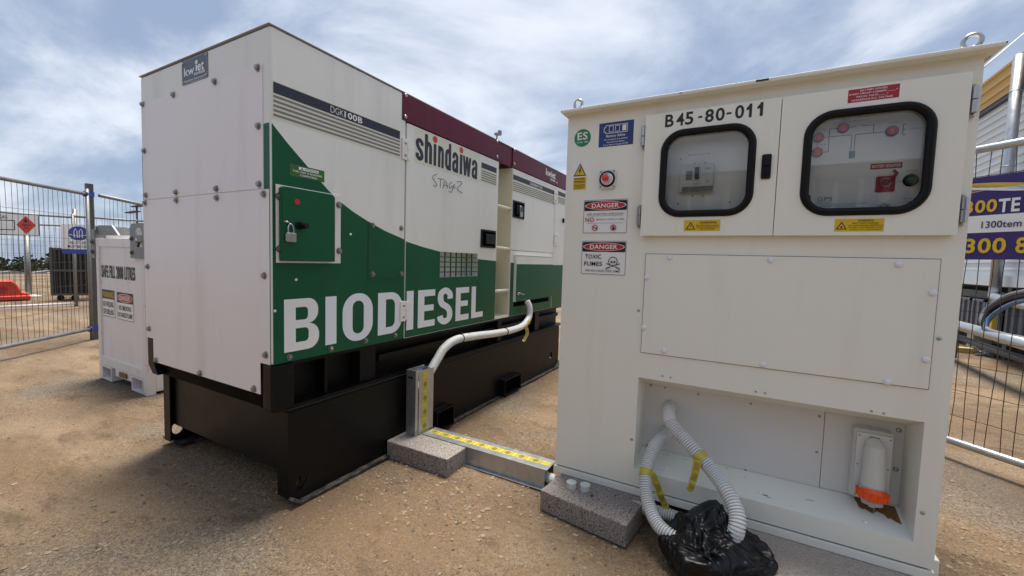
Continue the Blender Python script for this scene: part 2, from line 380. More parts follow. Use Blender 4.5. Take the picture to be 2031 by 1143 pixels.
# ================================================================== GROUND
def ground_z(x, y):
    r = math.hypot(x-.6, y-2)
    z = 0.0
    if r > 5.5: z -= .012*(r-5.5)
    if r > 30: z -= .048*(r-30)
    if r < 14:
        d = min(1.0, math.hypot(x-CAM.x, y-CAM.y)/1.5)
        z += .010*(noise.noise(Vector((x*.9, y*.9, 0)))) + .004*noise.noise(Vector((x*4, y*4, 3))) + .0022*noise.noise(Vector((x*17, y*17, 5)))
        z -= .004
    return z
def axis(lo, hi, fine_lo, fine_hi, step):
    a = []; q = fine_lo; g = step
    while q > lo: g *= 1.17; q -= g; a.append(q)
    a = a[::-1]; q = fine_lo
    while q < fine_hi: a.append(q); q += step
    g = step
    while q < hi: a.append(q); g *= 1.17; q += g
    a.append(q); return a
xs = axis(-900, 900, -3.4, 3.2, .045); ys = axis(-500, 1400, -1.2, 3.0, .045)
gm = MB(); gm.v = [Vector((x, y, ground_z(x, y))) for y in ys for x in xs]; nx = len(xs)
gm.f = [(j*nx+i, j*nx+i+1, (j+1)*nx+i+1, (j+1)*nx+i) for j in range(len(ys)-1) for i in range(nx-1)]
def ground_mat():
    m = bpy.data.materials.new('sandy_ground'); m.use_nodes = True; t = m.node_tree; ns = t.nodes; lk = t.links; b = ns['Principled BSDF']
    b.inputs['Roughness'].default_value = .95; b.inputs['Specular IOR Level'].default_value = .15
    g = ns.new('ShaderNodeNewGeometry')
    def nz(sc, det=6, ro=.55, typ=None, dist=0, stretch=None):
        n = ns.new('ShaderNodeTexNoise'); n.inputs['Scale'].default_value = sc; n.inputs['Detail'].default_value = det; n.inputs['Roughness'].default_value = ro; n.inputs['Distortion'].default_value = dist
        src = g.outputs['Position']
        if stretch:
            mp = ns.new('ShaderNodeMapping'); mp.inputs['Scale'].default_value = stretch; mp.inputs['Rotation'].default_value = (0, 0, R(38)); lk.new(src, mp.inputs[0]); src = mp.outputs[0]
        lk.new(src, n.inputs['Vector']); return n.outputs[0]
    def mr(v, lo, hi, a=0, c=1):
        r = ns.new('ShaderNodeMapRange'); r.interpolation_type = 'SMOOTHSTEP'; lk.new(v, r.inputs[0]); r.inputs[1].default_value = lo; r.inputs[2].default_value = hi; r.inputs[3].default_value = a; r.inputs[4].default_value = c; return r.outputs[0]
    def mix(f, a, c):
        x = ns.new('ShaderNodeMix'); x.data_type = 'RGBA'
        if isinstance(f, float): x.inputs['Factor'].default_value = f
        else: lk.new(f, x.inputs['Factor'])
        for k, v in (('A', a), ('B', c)):
            if isinstance(v, tuple): x.inputs[k].default_value = (*v, 1)
            else: lk.new(v, x.inputs[k])
        return x.outputs['Result']
    def mul(a, c):
        x = ns.new('ShaderNodeMath'); x.operation = 'MULTIPLY'; lk.new(a, x.inputs[0])
        if isinstance(c, float): x.inputs[1].default_value = c
        else: lk.new(c, x.inputs[1])
        return x.outputs[0]
    base = mix(mr(nz(1.1, 8), .35, .66), (.25, .152, .076), (.215, .146, .088))
    base = mix(mr(nz(.55, 7, stretch=(1, 2.8, 1)), .42, .60, 0, .85), base, (.37, .255, .15))
    base = mix(mr(nz(2.4, 8, .62, stretch=(1, 2.6, 1)), .50, .68, 0, .75), base, (.125, .076, .038))
    base = mix(mr(nz(.42, 6, .6), .50, .66, 0, .6), base, (.15, .10, .058))
    grav = mr(nz(.85, 7, .6), .50, .62)
    base = mix(mul(grav, .72), base, (.25, .205, .155))
    vo = ns.new('ShaderNodeTexVoronoi'); vo.inputs['Scale'].default_value = 95; lk.new(g.outputs['Position'], vo.inputs['Vector'])
    sp = ns.new('ShaderNodeSeparateColor'); lk.new(vo.outputs['Color'], sp.inputs[0])
    peb = mr(vo.outputs['Distance'], .20, .38, 1, 0)
    sel = mr(sp.outputs[0], .55, .60)
    pc = mix(sp.outputs[1], (.10, .08, .065), (.46, .39, .30))
    pa = mr(nz(1.7, 5), .40, .62, .25, 1)
    pm = mul(mul(peb, sel), pa)
    base = mix(mul(pm, .85), base, pc)
    fine = mr(nz(240, 3), .35, .7)
    base = mix(mul(fine, .5), base, (.13, .088, .05))
    base = mix(mr(nz(55, 5, .7), .56, .72, 0, .55), base, (.10, .07, .045))
    base = mix(mr(nz(70, 5, .7), .60, .74, 0, .5), base, (.52, .41, .28))
    def grain(sc, lo, hi):
        v = ns.new('ShaderNodeTexVoronoi'); v.inputs['Scale'].default_value = sc; lk.new(g.outputs['Position'], v.inputs['Vector'])
        q = ns.new('ShaderNodeSeparateColor'); lk.new(v.outputs['Color'], q.inputs[0]); r = ns.new('ShaderNodeMapRange'); lk.new(q.outputs[0], r.inputs[0]); r.inputs[3].default_value = lo; r.inputs[4].default_value = hi
        return r.outputs[0]
    hs = ns.new('ShaderNodeHueSaturation'); hs.inputs['Saturation'].default_value = .90; lk.new(base, hs.inputs['Color']); gmx = ns.new('ShaderNodeMix'); lk.new(mr(nz(.9, 5, .6), .40, .62, .30, 1.0), gmx.inputs[0]); gmx.inputs[2].default_value = .98; lk.new(mul(grain(300, .62, 1.36), grain(120, .72, 1.26)), gmx.inputs[3])
    lk.new(mul(gmx.outputs[0], .92), hs.inputs['Value'])
    base = hs.outputs[0]
    lk.new(base, b.inputs['Base Color'])
    ad = ns.new('ShaderNodeMath'); ad.operation = 'MULTIPLY_ADD'; lk.new(pm, ad.inputs[0]); ad.inputs[1].default_value = 1.1; lk.new(nz(130, 6, .65), ad.inputs[2])
    ad2 = ns.new('ShaderNodeMath'); ad2.operation = 'MULTIPLY_ADD'; lk.new(nz(22, 6, .6), ad2.inputs[0]); ad2.inputs[1].default_value = 2.2; lk.new(ad.outputs[0], ad2.inputs[2])
    bp = ns.new('ShaderNodeBump'); bp.inputs['Strength'].default_value = .85; bp.inputs['Distance'].default_value = .012; lk.new(ad2.outputs[0], bp.inputs['Height']); lk.new(bp.outputs[0], b.inputs['Normal'])
    MATS['ground'] = m
ground_mat()
go = gm.build('ground', 'ground', smooth=True); struct(go)
# loose stones on the sand
def stones(name, n, mat, label, smin, smax, seed):
    rnd = random.Random(seed); m = MB()
    ico = [Vector(v).normalized() for v in ((1, 0, .2), (.3, .95, .1), (-.8, .6, 0), (-.8, -.6, .1), (.3, -.95, 0), (.1, .1, 1), (0, 0, -1))]
    fcs = [(0, 1, 5), (1, 2, 5), (2, 3, 5), (3, 4, 5), (4, 0, 5), (1, 0, 6), (2, 1, 6), (3, 2, 6), (4, 3, 6), (0, 4, 6)]
    k = 0
    while k < n:
        x = rnd.uniform(-3.2, 3.0); y = rnd.uniform(-1.0, 3.2)
        dens = noise.noise(Vector((x*1.1+4, y*1.1, 2)))*.5+.5
        near = math.hypot(x-CAM.x, y-CAM.y)
        if rnd.random() > dens**4*5 or rnd.random() > 1.6/(near+.3): continue
        k += 1; s_ = smin+(smax-smin)*rnd.random()**6; a = rnd.uniform(0, 6.28); fl = rnd.uniform(.4, .75); el = rnd.uniform(.7, 1.2)
        z = ground_z(x, y)
        vs = []
        for v in ico:
            q = v*s_*rnd.uniform(.75, 1.15); vs.append((x+(q.x*math.cos(a)*el-q.y*math.sin(a)), y+(q.x*math.sin(a)*el+q.y*math.cos(a)), z+q.z*fl+s_*.15))
        m.add(vs, fcs)
    o = m.build(name, mat); return tag(o, label, 'gravel', kind='stuff')
stones('gravel', 20000, 'stone', 'small tan stones scattered over the sandy ground', .0016, .0115, 3)
stones('gravel', 12000, 'stone_dark', 'small dark stones scattered over the sandy ground', .0014, .008, 5)

# ================================================================== GENERATOR
GL, GW, ZT, ZB, ZK = 3.12, 1.09, 1.921, .617, .4175     # length, width, top, canopy bottom, tank top
gen = thing('generator', (-GW/2, GL/2, 0), 'long white and green generator with maroon top band, lettered BIODIESEL, on black tank base', 'generator')
ya, yb, yc2, yd = .7335, 1.684, 1.901, 2.724
fs = FS(); fe = FE()
# core and skins
MB().box(-GW+.02, -.15, .03, GL-.02, ZB+.004, ZT-.02).build('inner_body', 'gen_white', gen)
zpb = S(799, 238)[1]                       # bottom of maroon band
# end section shell
MB().box(-GW, 0, 0, ya-.002, ZB, ZT-.004).build('end_section', 'gen_white', gen, bevel=.012, seg=3)
MB().box(-GW-.004, .003, -.004, GL+.003, ZT-.0035, ZT+.002).build('roof_sheet', 'ink_midgrey', gen, bevel=.002)
MB().box(-GW, -.155, ya, GL, ZB, ZT-.005).build('far_side_wall', 'gen_white', gen)
# end panels
fe3 = FE(0)
up = [Ef(279, 207), Ef(519.5, 128), Ef(525, 376), Ef(288, 396.5)]
zt_ = (up[0][1]+up[1][1])/2; zs_ = (up[2][1]+up[3][1])/2; xr_ = (up[1][0]+up[2][0])/2
upper = MB().rect(fe3, -GW+.012, xr_, zs_+.0015, zt_, 0, .003).build('upper_end_panel', 'gen_white_bounce', gen, bevel=.0015)
xr2 = Ef(535.5, 550)[0]; zl1 = Ef(291, 668)[1]; xn1 = Ef(305, 672)[0]; zb1 = (Ef(308, 718)[1]+Ef(517, 782)[1])/2; xn2 = Ef(517.5, 755)[0]; zr1 = Ef(539, 725)[1]
lower = MB().prism(fe3, [(-GW+.004, zl1), (xn1, zl1), (xn1, zb1), (xn2, zb1), (xn2, zr1), (xr2, zr1), (xr2, zs_-.002), (-GW+.004, zs_-.002)], 0, .003).build('lower_end_panel', 'gen_white_bounce', gen, bevel=.0012)
fasten('bolt', 'hex', .0105, 'bolt', fe3, [Ef(*p) for p in ((285, 208), (346, 189), (428, 163), (513, 135.5), (514.5, 251), (516, 366), (288.5, 300), (291.5, 388), (351, 382), (431, 375))], .003, upper)
fasten('bolt', 'hex', .0105, 'bolt', fe3, [Ef(*p) for p in ((290, 403), (352, 398), (432, 393), (525, 385.5), (295, 529), (298, 652), (312, 714), (526, 547), (529, 704), (399, 740), (506, 771))], .003, lower)
# maker's plate
p0, p1 = Ef(362, 166), Ef(412.5, 103); zc0 = (Ef(363, 169)[1]+Ef(413, 155)[1])/2; zc1 = (Ef(361, 124)[1]+Ef(412, 102)[1])/2
mp_ = sign('maker_plate', gen, fe3, p0[0], p1[0], zc0, zc1, 0, 'ink_steel', [('lettering', 'ink_white', [('t', 'kw', .30, .50, .40, .34, .02), ('r', .555, .615, .40, .64), ('t', 'et', .745, .53, .24, .34, .02), ('e', .585, .75, .05, .085), ('t', 'POWER', .70, .29, .42, .115, .03), ('t', 'Shindaiwa Generators', .5, .12, .80, .09, .01), ('frame', .012, .012)])], radius=.006, thick=.002)
fasten('rivet', 'dome', .006, 'stainless', fe3, [(p0[0]+.012, zc0+.012), (p1[0]-.012, zc0+.012), (p1[0]-.012, zc1-.012), (p0[0]+.012, zc1-.012)], .002, mp_)

# green lower livery: boundary curve on the side, split per panel
cur = [(538, 243), (570, 284), (612, 333), (654, 381), (674, 400), (700, 420), (729.5, 439), (765, 459), (802, 475), (805, 479), (838, 490), (871, 499), (905, 507), (947, 514), (983, 518), (1012.6, 521), (1050, 524), (1098, 526), (1117, 526)]
cur = [S(*p) for p in cur]
def cz(y):
    if y <= cur[0][0]: return cur[0][1]
    for a, b in zip(cur[:-1], cur[1:]):
        if a[0] <= y <= b[0]: return a[1]+(b[1]-a[1])*(y-a[0])/(b[0]-a[0])
    return cur[-1][1]
def livery(y0, y1, n, parent, z0=ZB+.002, holes=None, zmax=None):
    ys_ = [y0+(y1-y0)*i/26 for i in range(27)]
    poly = [(y0, z0), (y1, z0)]+[(y, min(cz(y), zmax or 9)) for y in reversed(ys_)]
    m = MB(); m.fill(fs, [poly]+(holes or []), n); return m.build('green_livery', 'green', parent)
livery(.006, ya-.004, .0006, gen)
zg0 = Ef(532, 243.5)[1]
MB().rect(fe3, xr_+.002, -.006, ZB+.003, zg0, .0005).build('green_livery', 'green', gen)
MB().rect(fe3, -GW+.001, -GW+.010, zs_, Ef(283, 300)[1], .0005).build('green_livery', 'green', gen)
# upper stripes, first panel
def stripes(parent, pxl, pxr, n, text=None, tw=None):
    y0 = S(*pxl[0])[0]; y1 = S(*pxr)[0]
    zz = [S(*p)[1] for p in pxl]
    q = MB().rect(fs, y0-.004, y1+.004, zz[-1]-.006, zz[0]+.004, n); b = q.build('stripe_decal', 'ink_cream', parent)
    MB().rect(fs, y0, y1, zz[1], zz[0], n+.0005).build('navy_stripe', 'ink_navy', b)
    top, bot = zz[2], zz[3]
    for k in range(5):
        zc_ = top+(bot-top)*k/4; h_ = abs(top-bot)*.066
        MB().rect(fs, y0, y1, zc_-h_, zc_+h_, n+.0005).build('grey_stripe', 'ink_grey', b)
    return b, y0, y1, zz
b, y0, y1, zz = stripes(gen, [(541.5, 161.5), (542, 184), (542.5, 190.5), (542.5, 227.5), (542.5, 232)], (793, 262), .0006)
zc_ = (zz[0]+zz[1])/2; hh = zz[0]-zz[1]
yt0, yt1, yt2 = S(654, 215)[0], S(682, 224)[0], S(719, 238)[0]
MB().text(fs, 'DGK', (yt0+yt1)/2, zc_, yt1-yt0-.006, hh*.66, .0018, -.012).build('lettering', 'ink_white', b)
MB().text(fs, '100B', (yt1+yt2)/2, zc_, yt2-yt1-.004, hh*.66, .0018, .02).build('lettering', 'ink_white', b)
# attention sticker
u0, u1 = S(575, 337)[0], S(643, 350)[0]; v0 = (S(575, 350)[1]+S(643, 361)[1])/2; v1 = (S(574.6, 325)[1]+S(643, 339)[1])/2
sign('biodiesel_sticker', gen, fs, u0, u1, v0, v1, .0008, 'ink_leaf', [('white_box', 'ink_white', [('r', .24, .82, .64, .88)]), ('lettering', 'ink_black', [('t', 'ATTENTION', .60, .76, .38, .15, .01), ('p', [(.29, .69), (.37, .69), (.33, .84)])]), ('lettering', 'ink_white', [('t', 'THIS UNIT IS BIODIESEL', .5, .46, .86, .15, .02), ('t', 'COMPATIBLE.', .52, .2, .50, .15, .02)])], thick=.0004)
# control box: frame plate, hinged green box
def rectS(pts, x=0.0):
    q = [S(*p, x) for p in pts]; return (q[0][0]+q[3][0])/2, (q[1][0]+q[2][0])/2, (q[2][1]+q[3][1])/2, (q[0][1]+q[1][1])/2
a = rectS([(545.5, 363), (674, 390), (675, 522), (547, 522)])
fp = MB().rect(fs, *a, .0008, .0045).build('access_frame', 'gen_white_bounce', gen, bevel=.001)
fasten('bolt', 'hex', .0105, 'bolt', fs, [S(*p) for p in ((552, 390), (553, 494), (670.5, 407), (671, 498))], .0045, fp)
bx_ = rectS([(559, 370), (664.5, 385.5), (664.5, 519), (562, 518.6)], .03)
u0, u1, v0, v1 = bx_
hat = MB().prism(fs, [(u0, v0), (u1, v0), (u1, v1-.012), (u1-.012, v1), (u0+.008, v1), (u0, v1-.006)], .0045, .032).build('access_door', 'green', gen, bevel=.003)
for ha, hb in ((v0+.03, v0+(v1-v0)*.42), (v0+(v1-v0)*.6, v1-.03)): MB().rect(fs, u1, u1+.007, ha, hb, .0045, .016).build('hinge', 'gen_white_bounce', hat, bevel=.001)
y_, z_ = S(590, 400.5, .033); MB().flat(fs, ell(y_, z_, .011, .011), .0328).build('red_dot', 'ink_red', hat)
y_, z_ = S(599, 448, .04)
MB().cyl(fs.p(y_-.008, z_, .032), fs.p(y_-.008, z_, .040), .017, .017, 18).cyl(fs.p(y_, z_, .04), fs.p(y_+.004, z_, .066), .0135, .012, 18).build('lock_knob', 'black_plastic', hat, smooth=False, bevel=.001)
y_, z_ = S(569, 441, .04); MB().ring(fs.p(y_+.002, z_, .036), (0, .3, 1), .009, .003).build('hasp_staple', 'stainless', hat, smooth=True)
pl = thing('padlock', fs.p(*S(578, 481, .045), .045), 'silver padlock hanging on the green access door of the generator', 'padlock')
ly0, ly1 = S(568, 465, .045)[0], S(586.5, 465, .045)[0]; lz0, lz1 = S(577, 480.5, .045)[1], S(577, 462, .045)[1]
MB().rect(fs, ly0, ly1, lz0, lz1, .036, .052).build('lock_body', 'stainless', pl, bevel=.003)
yc_ = (ly0+ly1)/2; sh = [fs.p(yc_-.011, lz1-.002, .044), fs.p(yc_-.011, lz1+.018, .044), fs.p(yc_-.006, lz1+.031, .043), fs.p(yc_+.003, lz1+.033, .043), fs.p(yc_+.010, lz1+.022, .044), fs.p(yc_+.011, lz1-.002, .044)]
MB().tube(bez(sh, 6), .0032, 8).build('shackle', 'stainless', pl, smooth=True)
# small cover panel right of it
u0 = S(729.8, 500)[0]; v0 = S(765, 553)[1]
cov = MB(); ys_ = [u0+(ya-.012-u0)*i/8 for i in range(9)]
cov.prism(fs, [(u0, v0), (ya-.012, v0)]+[(y, cz(y)-.001) for y in reversed(ys_)], .0006, .003); cov = cov.build('cover_panel', 'green', gen, bevel=.001)
fasten('bolt', 'hex', .0095, 'bolt', fs, [S(738, 447), S(738, 544), S(795, 543.5)], .003, cov)
fasten('bolt', 'hex', .0095, 'bolt', fs, [S(795.6, 453), S(573.6, 708.5), S(656, 692), S(725, 676), S(783, 665)], .0008, gen)
fasten('plug', 'dome', .006, 'ink_white', fs, [S(695, 465), S(587, 555), S(545, 617)], .0008, gen)

# door B with vent grille
dz1 = zpb-.006
v_ = rectS([(872.6, 500), (947, 503), (947, 548.5), (872.6, 549)])
vent = [(v_[0], v_[2]), (v_[1], v_[2]), (v_[1], v_[3]), (v_[0], v_[3])]
door = MB(); door.fill(fs, [rr(ya+.003, yb, ZB, dz1, .004, 2), vent], -.03, 0); door = door.build('side_door', 'gen_white', gen)
livery(ya+.005, v_[0]-.0005, .0006, door); livery(v_[1]+.0005, yb-.002, .0006, door); livery(v_[0]-.0004, v_[1]+.0004, .0006, door, zmax=v_[2]-.0005)
MB().box(-.149, -.032, ya, yb, ZB+.003, ZB+.012).box(-.149, -.032, ya, ya+.006, ZB, dz1).build('door_frame', 'gen_white', gen)
cav = MB(); u0, u1, v0, v1 = v_
cav.rect(fs, u0-.01, u1+.01, v0-.01, v1+.01, -.115, -.11).rect(fs, u0-.008, u0-.002, v0-.01, v1+.01, -.11, -.031).rect(fs, u1+.002, u1+.008, v0-.01, v1+.01, -.11, -.031).rect(fs, u0-.002, u1+.002, v0-.008, v0-.002, -.11, -.031).rect(fs, u0-.002, u1+.002, v1+.002, v1+.008, -.11, -.031)
gr = cav.build('vent_duct', 'gen_white', gen)
for k in range(1, 7):
    y = u0+(u1-u0)*k/7; MB().rect(fs, y-.0028, y+.0028, v0, v1, -.012, -.006).build('grille_bar', 'green', gr)
for k in range(1, 5):
    z = v0+(v1-v0)*k/5; MB().rect(fs, u0, u1, z-.0028, z+.0028, -.0055, -.0005).build('grille_bar', 'green', gr)
# lettering shindaiwa
def letters(parent, fr, items, mat, n, bold, name='letter'):
    for ch, u0, u1, v0, v1 in items: MB().text(fr, ch, (u0+u1)/2, (v0+v1)/2, u1-u0, v1-v0, n, bold).build(name, mat, parent)
c0, c1 = S(825, 270)[0], S(949, 355)[0]
zA0, zA1 = S(824, 270)[1], S(824, 317)[1]
zx1 = S(826, 276)[1]; zx0 = S(826, 316.5)[1]; zasc = S(845, 266)[1]
zx0 = (zx0+S(943, 356)[1])/2; zx1 = (zx1+S(941, 315)[1])/2+.002; zasc = (zasc+S(892, 286)[1])/2
brand = MB().rect(fs, c0-.008, c1+.006, zx0-.014, zasc+.012, .0008); brand = brand.build('brand_decal', 'ink_cream', door)
px_l = [('s', 824, 839.5), ('h', 842, 856.5), ('I', 859.5, 865), ('n', 868.5, 880), ('d', 882.5, 894.5), ('a', 897, 909), ('I', 912, 917), ('w', 917.8, 934.5), ('a', 936, 947)]
for ch, a_, b_ in px_l:
    u0, u1 = S(a_, 310)[0], S(b_, 310)[0]
    zt_h = zasc if ch in 'hd' else zx1; m = MB(); H_ = zx1-zx0; W_ = u1-u0; t = W_*.41; e = H_*.185; n_ = .0016
    if ch == 'I': m.rect(fs, u0, u1, zx0, zx1, n_); MB().flat(fs, ell((u0+u1)/2, zx1+.026, .021, .019), .0016).build('red_dot', 'ink_scarlet', brand)
    elif ch == 's': m.stroke(fs, [(1, .74), (.97, .9), (.5, 1.0), (.03, .9), (.02, .72), (.3, .56), (.72, .44), (.98, .27), (.97, .1), (.5, 0), (.03, .1), (0, .28)], (u0, u1, zx0, zx1), t, e, n_)
    elif ch in 'hn': m.rect(fs, u0, u0+t, zx0, zt_h, n_).stroke(fs, [(0, .72), (.2, .93), (.55, 1), (.92, .9), (1, .7), (1, .35), (1, 0)], (u0, u1, zx0-e*.5, zx1), t, e, n_+.0002)
    elif ch == 'd': m.rect(fs, u1-t, u1, zx0, zt_h, n_).stroke(fs, [(1, .8), (.7, 1), (.3, .98), (.02, .82), (0, .5), (.02, .18), (.3, .02), (.7, 0), (1, .2)], (u0, u1, zx0, zx1), t, e, n_+.0002)
    elif ch == 'a': m.stroke(fs, [(.02, .74), (.06, .92), (.5, 1), (.94, .9), (1, .7), (1, .35), (1, 0)], (u0, u1, zx0-e*.5, zx1), t, e, n_).stroke(fs, [(1, .58), (.45, .54), (.04, .42), (0, .25), (.06, .05), (.4, 0), (.75, .08), (1, .25)], (u0, u1, zx0, zx1), t*.95, e*.9, n_+.0002)
    elif ch == 'w':
        for (a1, b1), (a2, b2) in (((0, 1), (.22, 0)), ((.22, 0), (.5, 1)), ((.5, 1), (.78, 0)), ((.78, 0), (1, 1))):
            n_ += .0001; w_ = W_*.24; xa, xb = u0+(W_-w_)*a1, u0+(W_-w_)*a2; za, zb_ = zx0+H_*b1, zx0+H_*b2; m.flat(fs, [(xa, za), (xa+w_, za), (xb+w_, zb_), (xb, zb_)], n_)
    m.build('letter', 'ink_navy', brand)
stripes(door, [(955, 322), (955, 333), (955, 338.5), (955, 357), (955, 359.5)], (984.5, 345), .0008)
# marker pen note
def scribble(lines, parent):
    m = MB()
    for ln in lines: m.tube(resample(bez([fs.p(*S(*p), .001) for p in ln], 6), .012), .0016, 5)
    m.build('marker_writing', 'ink_black', parent)
scribble([[(867, 346), (860, 348), (858, 354), (864, 362), (866, 370), (859, 368)], [(868, 354), (881, 356)], [(874, 355), (873, 372)], [(878, 374), (883, 358), (888, 374)], [(880, 367), (888, 369)], [(897, 361), (891, 366), (892, 374), (897, 369), (896, 381), (890, 380)], [(898, 370), (902, 365), (899, 374), (904, 371)], [(906, 361), (914, 360), (915, 366), (906, 375), (917, 383)]], door)
# BIODIESEL
big = [('B', 563, 632.5), ('I', 645, 667), ('O', 679, 739), ('D', 749, 797), ('I', 805.5, 819.5), ('E', 828, 862), ('S', 866.5, 897), ('E', 902.6, 929), ('L', 933.6, 957)]
zlo = (S(563, 700)[1]+S(655, 685)[1]+S(845, 649)[1]+S(915, 634)[1])/4; zhi = (S(563, 597)[1]+S(655, 590)[1]+S(845, 574)[1]+S(915, 568.5)[1])/4
for i, (ch, a_, b_) in enumerate(big):
    u0, u1 = S(a_, 640)[0], S(b_, 620)[0]; ov = .006 if ch in 'OS' else 0
    mt = 'ink_white' if ch == 'B' else 'ink_decal'
    par = gen if i < 4 else door
    if ch == 'I': MB().rect(fs, u0, u1, zlo, zhi, .0016).build('letter', mt, par)
    elif ch in 'EL':
        t = (u1-u0)*.36; tz = (zhi-zlo)*.175; m = MB(); m.rect(fs, u0, u0+t, zlo, zhi, .0016).rect(fs, u0+t, u1, zlo, zlo+tz, .0016)
        if ch == 'E': m.rect(fs, u0+t, u1, zhi-tz, zhi, .0016).rect(fs, u0+t, u1-.012, (zlo+zhi)/2-tz*.42, (zlo+zhi)/2+tz*.52, .0016)
        m.build('letter', mt, par)
    elif ch in 'BDO':
        W_ = u1-u0; H_ = zhi-zlo; t = W_*.315; tz = H_*.165
        if ch == 'O': lp = [rr(u0, u1, zlo-ov, zhi+ov, W_*.47, 8), rr(u0+t, u1-t, zlo+tz-ov, zhi-tz+ov, W_*.17, 8)]
        elif ch == 'D':
            o_ = rr(u0, u1, zlo, zhi, W_*.46, 8); o_ = [p for p in o_ if p[0] > u0+W_*.5]; o_ = sorted(o_, key=lambda p: p[1]); lp = [[(u0, zlo)]+o_+[(u0, zhi)]]
            i_ = rr(u0+t-W_*.2, u1-t, zlo+tz, zhi-tz, W_*.18, 6); i_ = sorted([p for p in i_ if p[0] > u0+t], key=lambda p: p[1]); lp.append([(u0+t, zlo+tz)]+i_+[(u0+t, zhi-tz)])
        else:
            zm = (zlo+zhi)/2+.012*H_
            def lobe(z0, z1, ux, r): q = rr(u0-W_, ux, z0, z1, r, 8); return sorted([p for p in q if p[0] > u0+W_*.4], key=lambda p: p[1])
            lp = [[(u0, zlo)]+lobe(zlo, zm, u1, H_*.24)+lobe(zm, zhi, u1-W_*.03, H_*.22)+[(u0, zhi)]]
            for z0, z1, ux, r in ((zlo+tz, zm-tz*.48, u1-t, H_*.08), (zm+tz*.48, zhi-tz, u1-t-W_*.02, H_*.075)):
                q = rr(u0-W_, ux, z0, z1, r, 6); q = sorted([p for p in q if p[0] > u0+t+.005], key=lambda p: p[1]); lp.append([(u0+t, z0)]+q+[(u0+t, z1)])
        m = MB(); m.fill(fs, lp, .0016); m.build('letter', mt, par)
    else: MB().stroke(fs, [(1, .72), (.97, .88), (.55, 1.0), (.12, .93), (.02, .75), (.2, .58), (.75, .44), (.98, .26), (.88, .07), (.45, 0), (.06, .09), (0, .20)], (u0, u1, zlo-ov, zhi+ov), (u1-u0)*.36, (zhi-zlo)*.175, .0016).build('letter', mt, par)
# hinges on the door gap
def hinge(px0, px1, py0, py1, parent):
    yy0, yy1 = S(px0, (py0+py1)/2)[0], S(px1, (py0+py1)/2)[0]; zz1, zz0 = S((px0+px1)/2, py0)[1], S((px0+px1)/2, py1)[1]
    ym = yy0+(yy1-yy0)*.62
    o = MB().rect(fs, yy0, ym, zz0, zz1, .002, .009).build('hinge', 'gen_white_bounce', parent, bevel=.002)
    zm = (zz0+zz1)/2
    MB().rect(fs, ym+.001, yy1, zz0+.004, zm-.001, .002, .010).rect(fs, ym+.001, yy1, zm+.001, zz1-.004, .002, .010).build('hinge_leaf', 'gen_white', o, bevel=.002)
    fasten('screw', 'dome', .0075, 'bolt', fs, [((yy0+ym)/2+.003, zz0+(zz1-zz0)*.22), ((yy0+ym)/2+.003, zz0+(zz1-zz0)*.78)], .009, o)
hinge(796, 812, 276, 318, gen); hinge(792.5, 808.5, 597, 637, gen)
# flush latch on door B
def latch(pxs, parent, pad=False):
    u0, u1, v0, v1 = rectS(pxs)
    o = MB(); o.fill(fs, [rr(u0, u1, v0, v1, .006, 3), rr(u0+.012, u1-.012, v0+.012, v1-.012, .004, 3)], .001, .007); o = o.build('latch_bezel', 'black_plastic', parent)
    MB().rect(fs, u0+.011, u1-.011, v0+.011, v1-.011, .0012).build('latch_pocket', 'void', o)
    MB().rect(fs, u0+(u1-u0)*.30, u1-.016, v0+(v1-v0)*.22, v1-(v1-v0)*.22, .0016, .010).build('paddle', 'black_plastic', o, bevel=.003)
    return u0, u1, v0, v1
latch([(953, 455.5), (982, 457.5), (982, 493), (953, 491)], door)
# ladder recess
rec = MB(); rec.box(-.152, -.148, yb+.004, yc2-.004, ZB+.02, zpb).box(-.148, 0, yc2-.008, yc2-.004, ZB, zpb-.004).box(-.148, -.031, yb+.001, yb+.005, ZB, zpb-.004).box(-.146, -.002, yb+.006, yc2-.009, ZB, ZB+.018)
lad = rec.build('ladder_recess', 'ladder_cream', gen)
zq = cz(1.80); MB().box(-.1475, -.1465, yb+.007, yc2-.010, ZB+.02, zq).build('green_livery', 'green', lad)
for p in ((1000, 411), (998, 492.5), (996, 577)):
    z = S(*p)[1]; MB().cyl((-.012, yb+.004, z), (-.012, yc2-.006, z), .0125, seg=10).build('rung', 'ink_cream', lad, smooth=True)
y_, z_ = S(993, 361, -.05); MB().ring((-.06, yb+.05, z_), (1, .2, 0), .055, .008).build('pull_ring', 'ink_cream', lad, smooth=True)
# maroon bands
yb0 = S(797.5, 200)[0]; ybE = S(988.6, 300)[0]; yb2 = S(1016.6, 310)[0]; yb3 = S(1105.5, 350)[0]
ban = MB().rect(fs, yb0, ybE, zpb, ZT-.004, -.03, .004).build('top_band', 'maroon', gen, bevel=.002)
MB().rect(fs, ybE+.002, yb2-.002, zpb, ZT-.008, -.03, -.003).build('top_band', 'maroon', gen, bevel=.002)
ban2 = MB().rect(fs, yb2, yb3, zpb, ZT-.004, -.03, .004).build('top_band', 'maroon', gen, bevel=.002)
MB().rect(fs, yb3+.003, GL, zpb, ZT-.006, -.03, .001).build('top_band', 'maroon', gen, bevel=.002)
fasten('cap_bolt', 'dome', .011, 'stainless', fs, [S(804, 190), S(803.3, 232), S(985.5, 281), S(985.5, 311.5)], .004, ban)
fasten('cap_bolt', 'dome', .011, 'stainless', fs, [S(1020, 298), S(1019.6, 326), S(1104, 339), S(1103.5, 363)], .004, ban2)
yk0, yk1 = S(1084, 345)[0], S(1104, 350)[0]; zk0, zk1 = S(1094, 360)[1], S(1094, 338)[1]
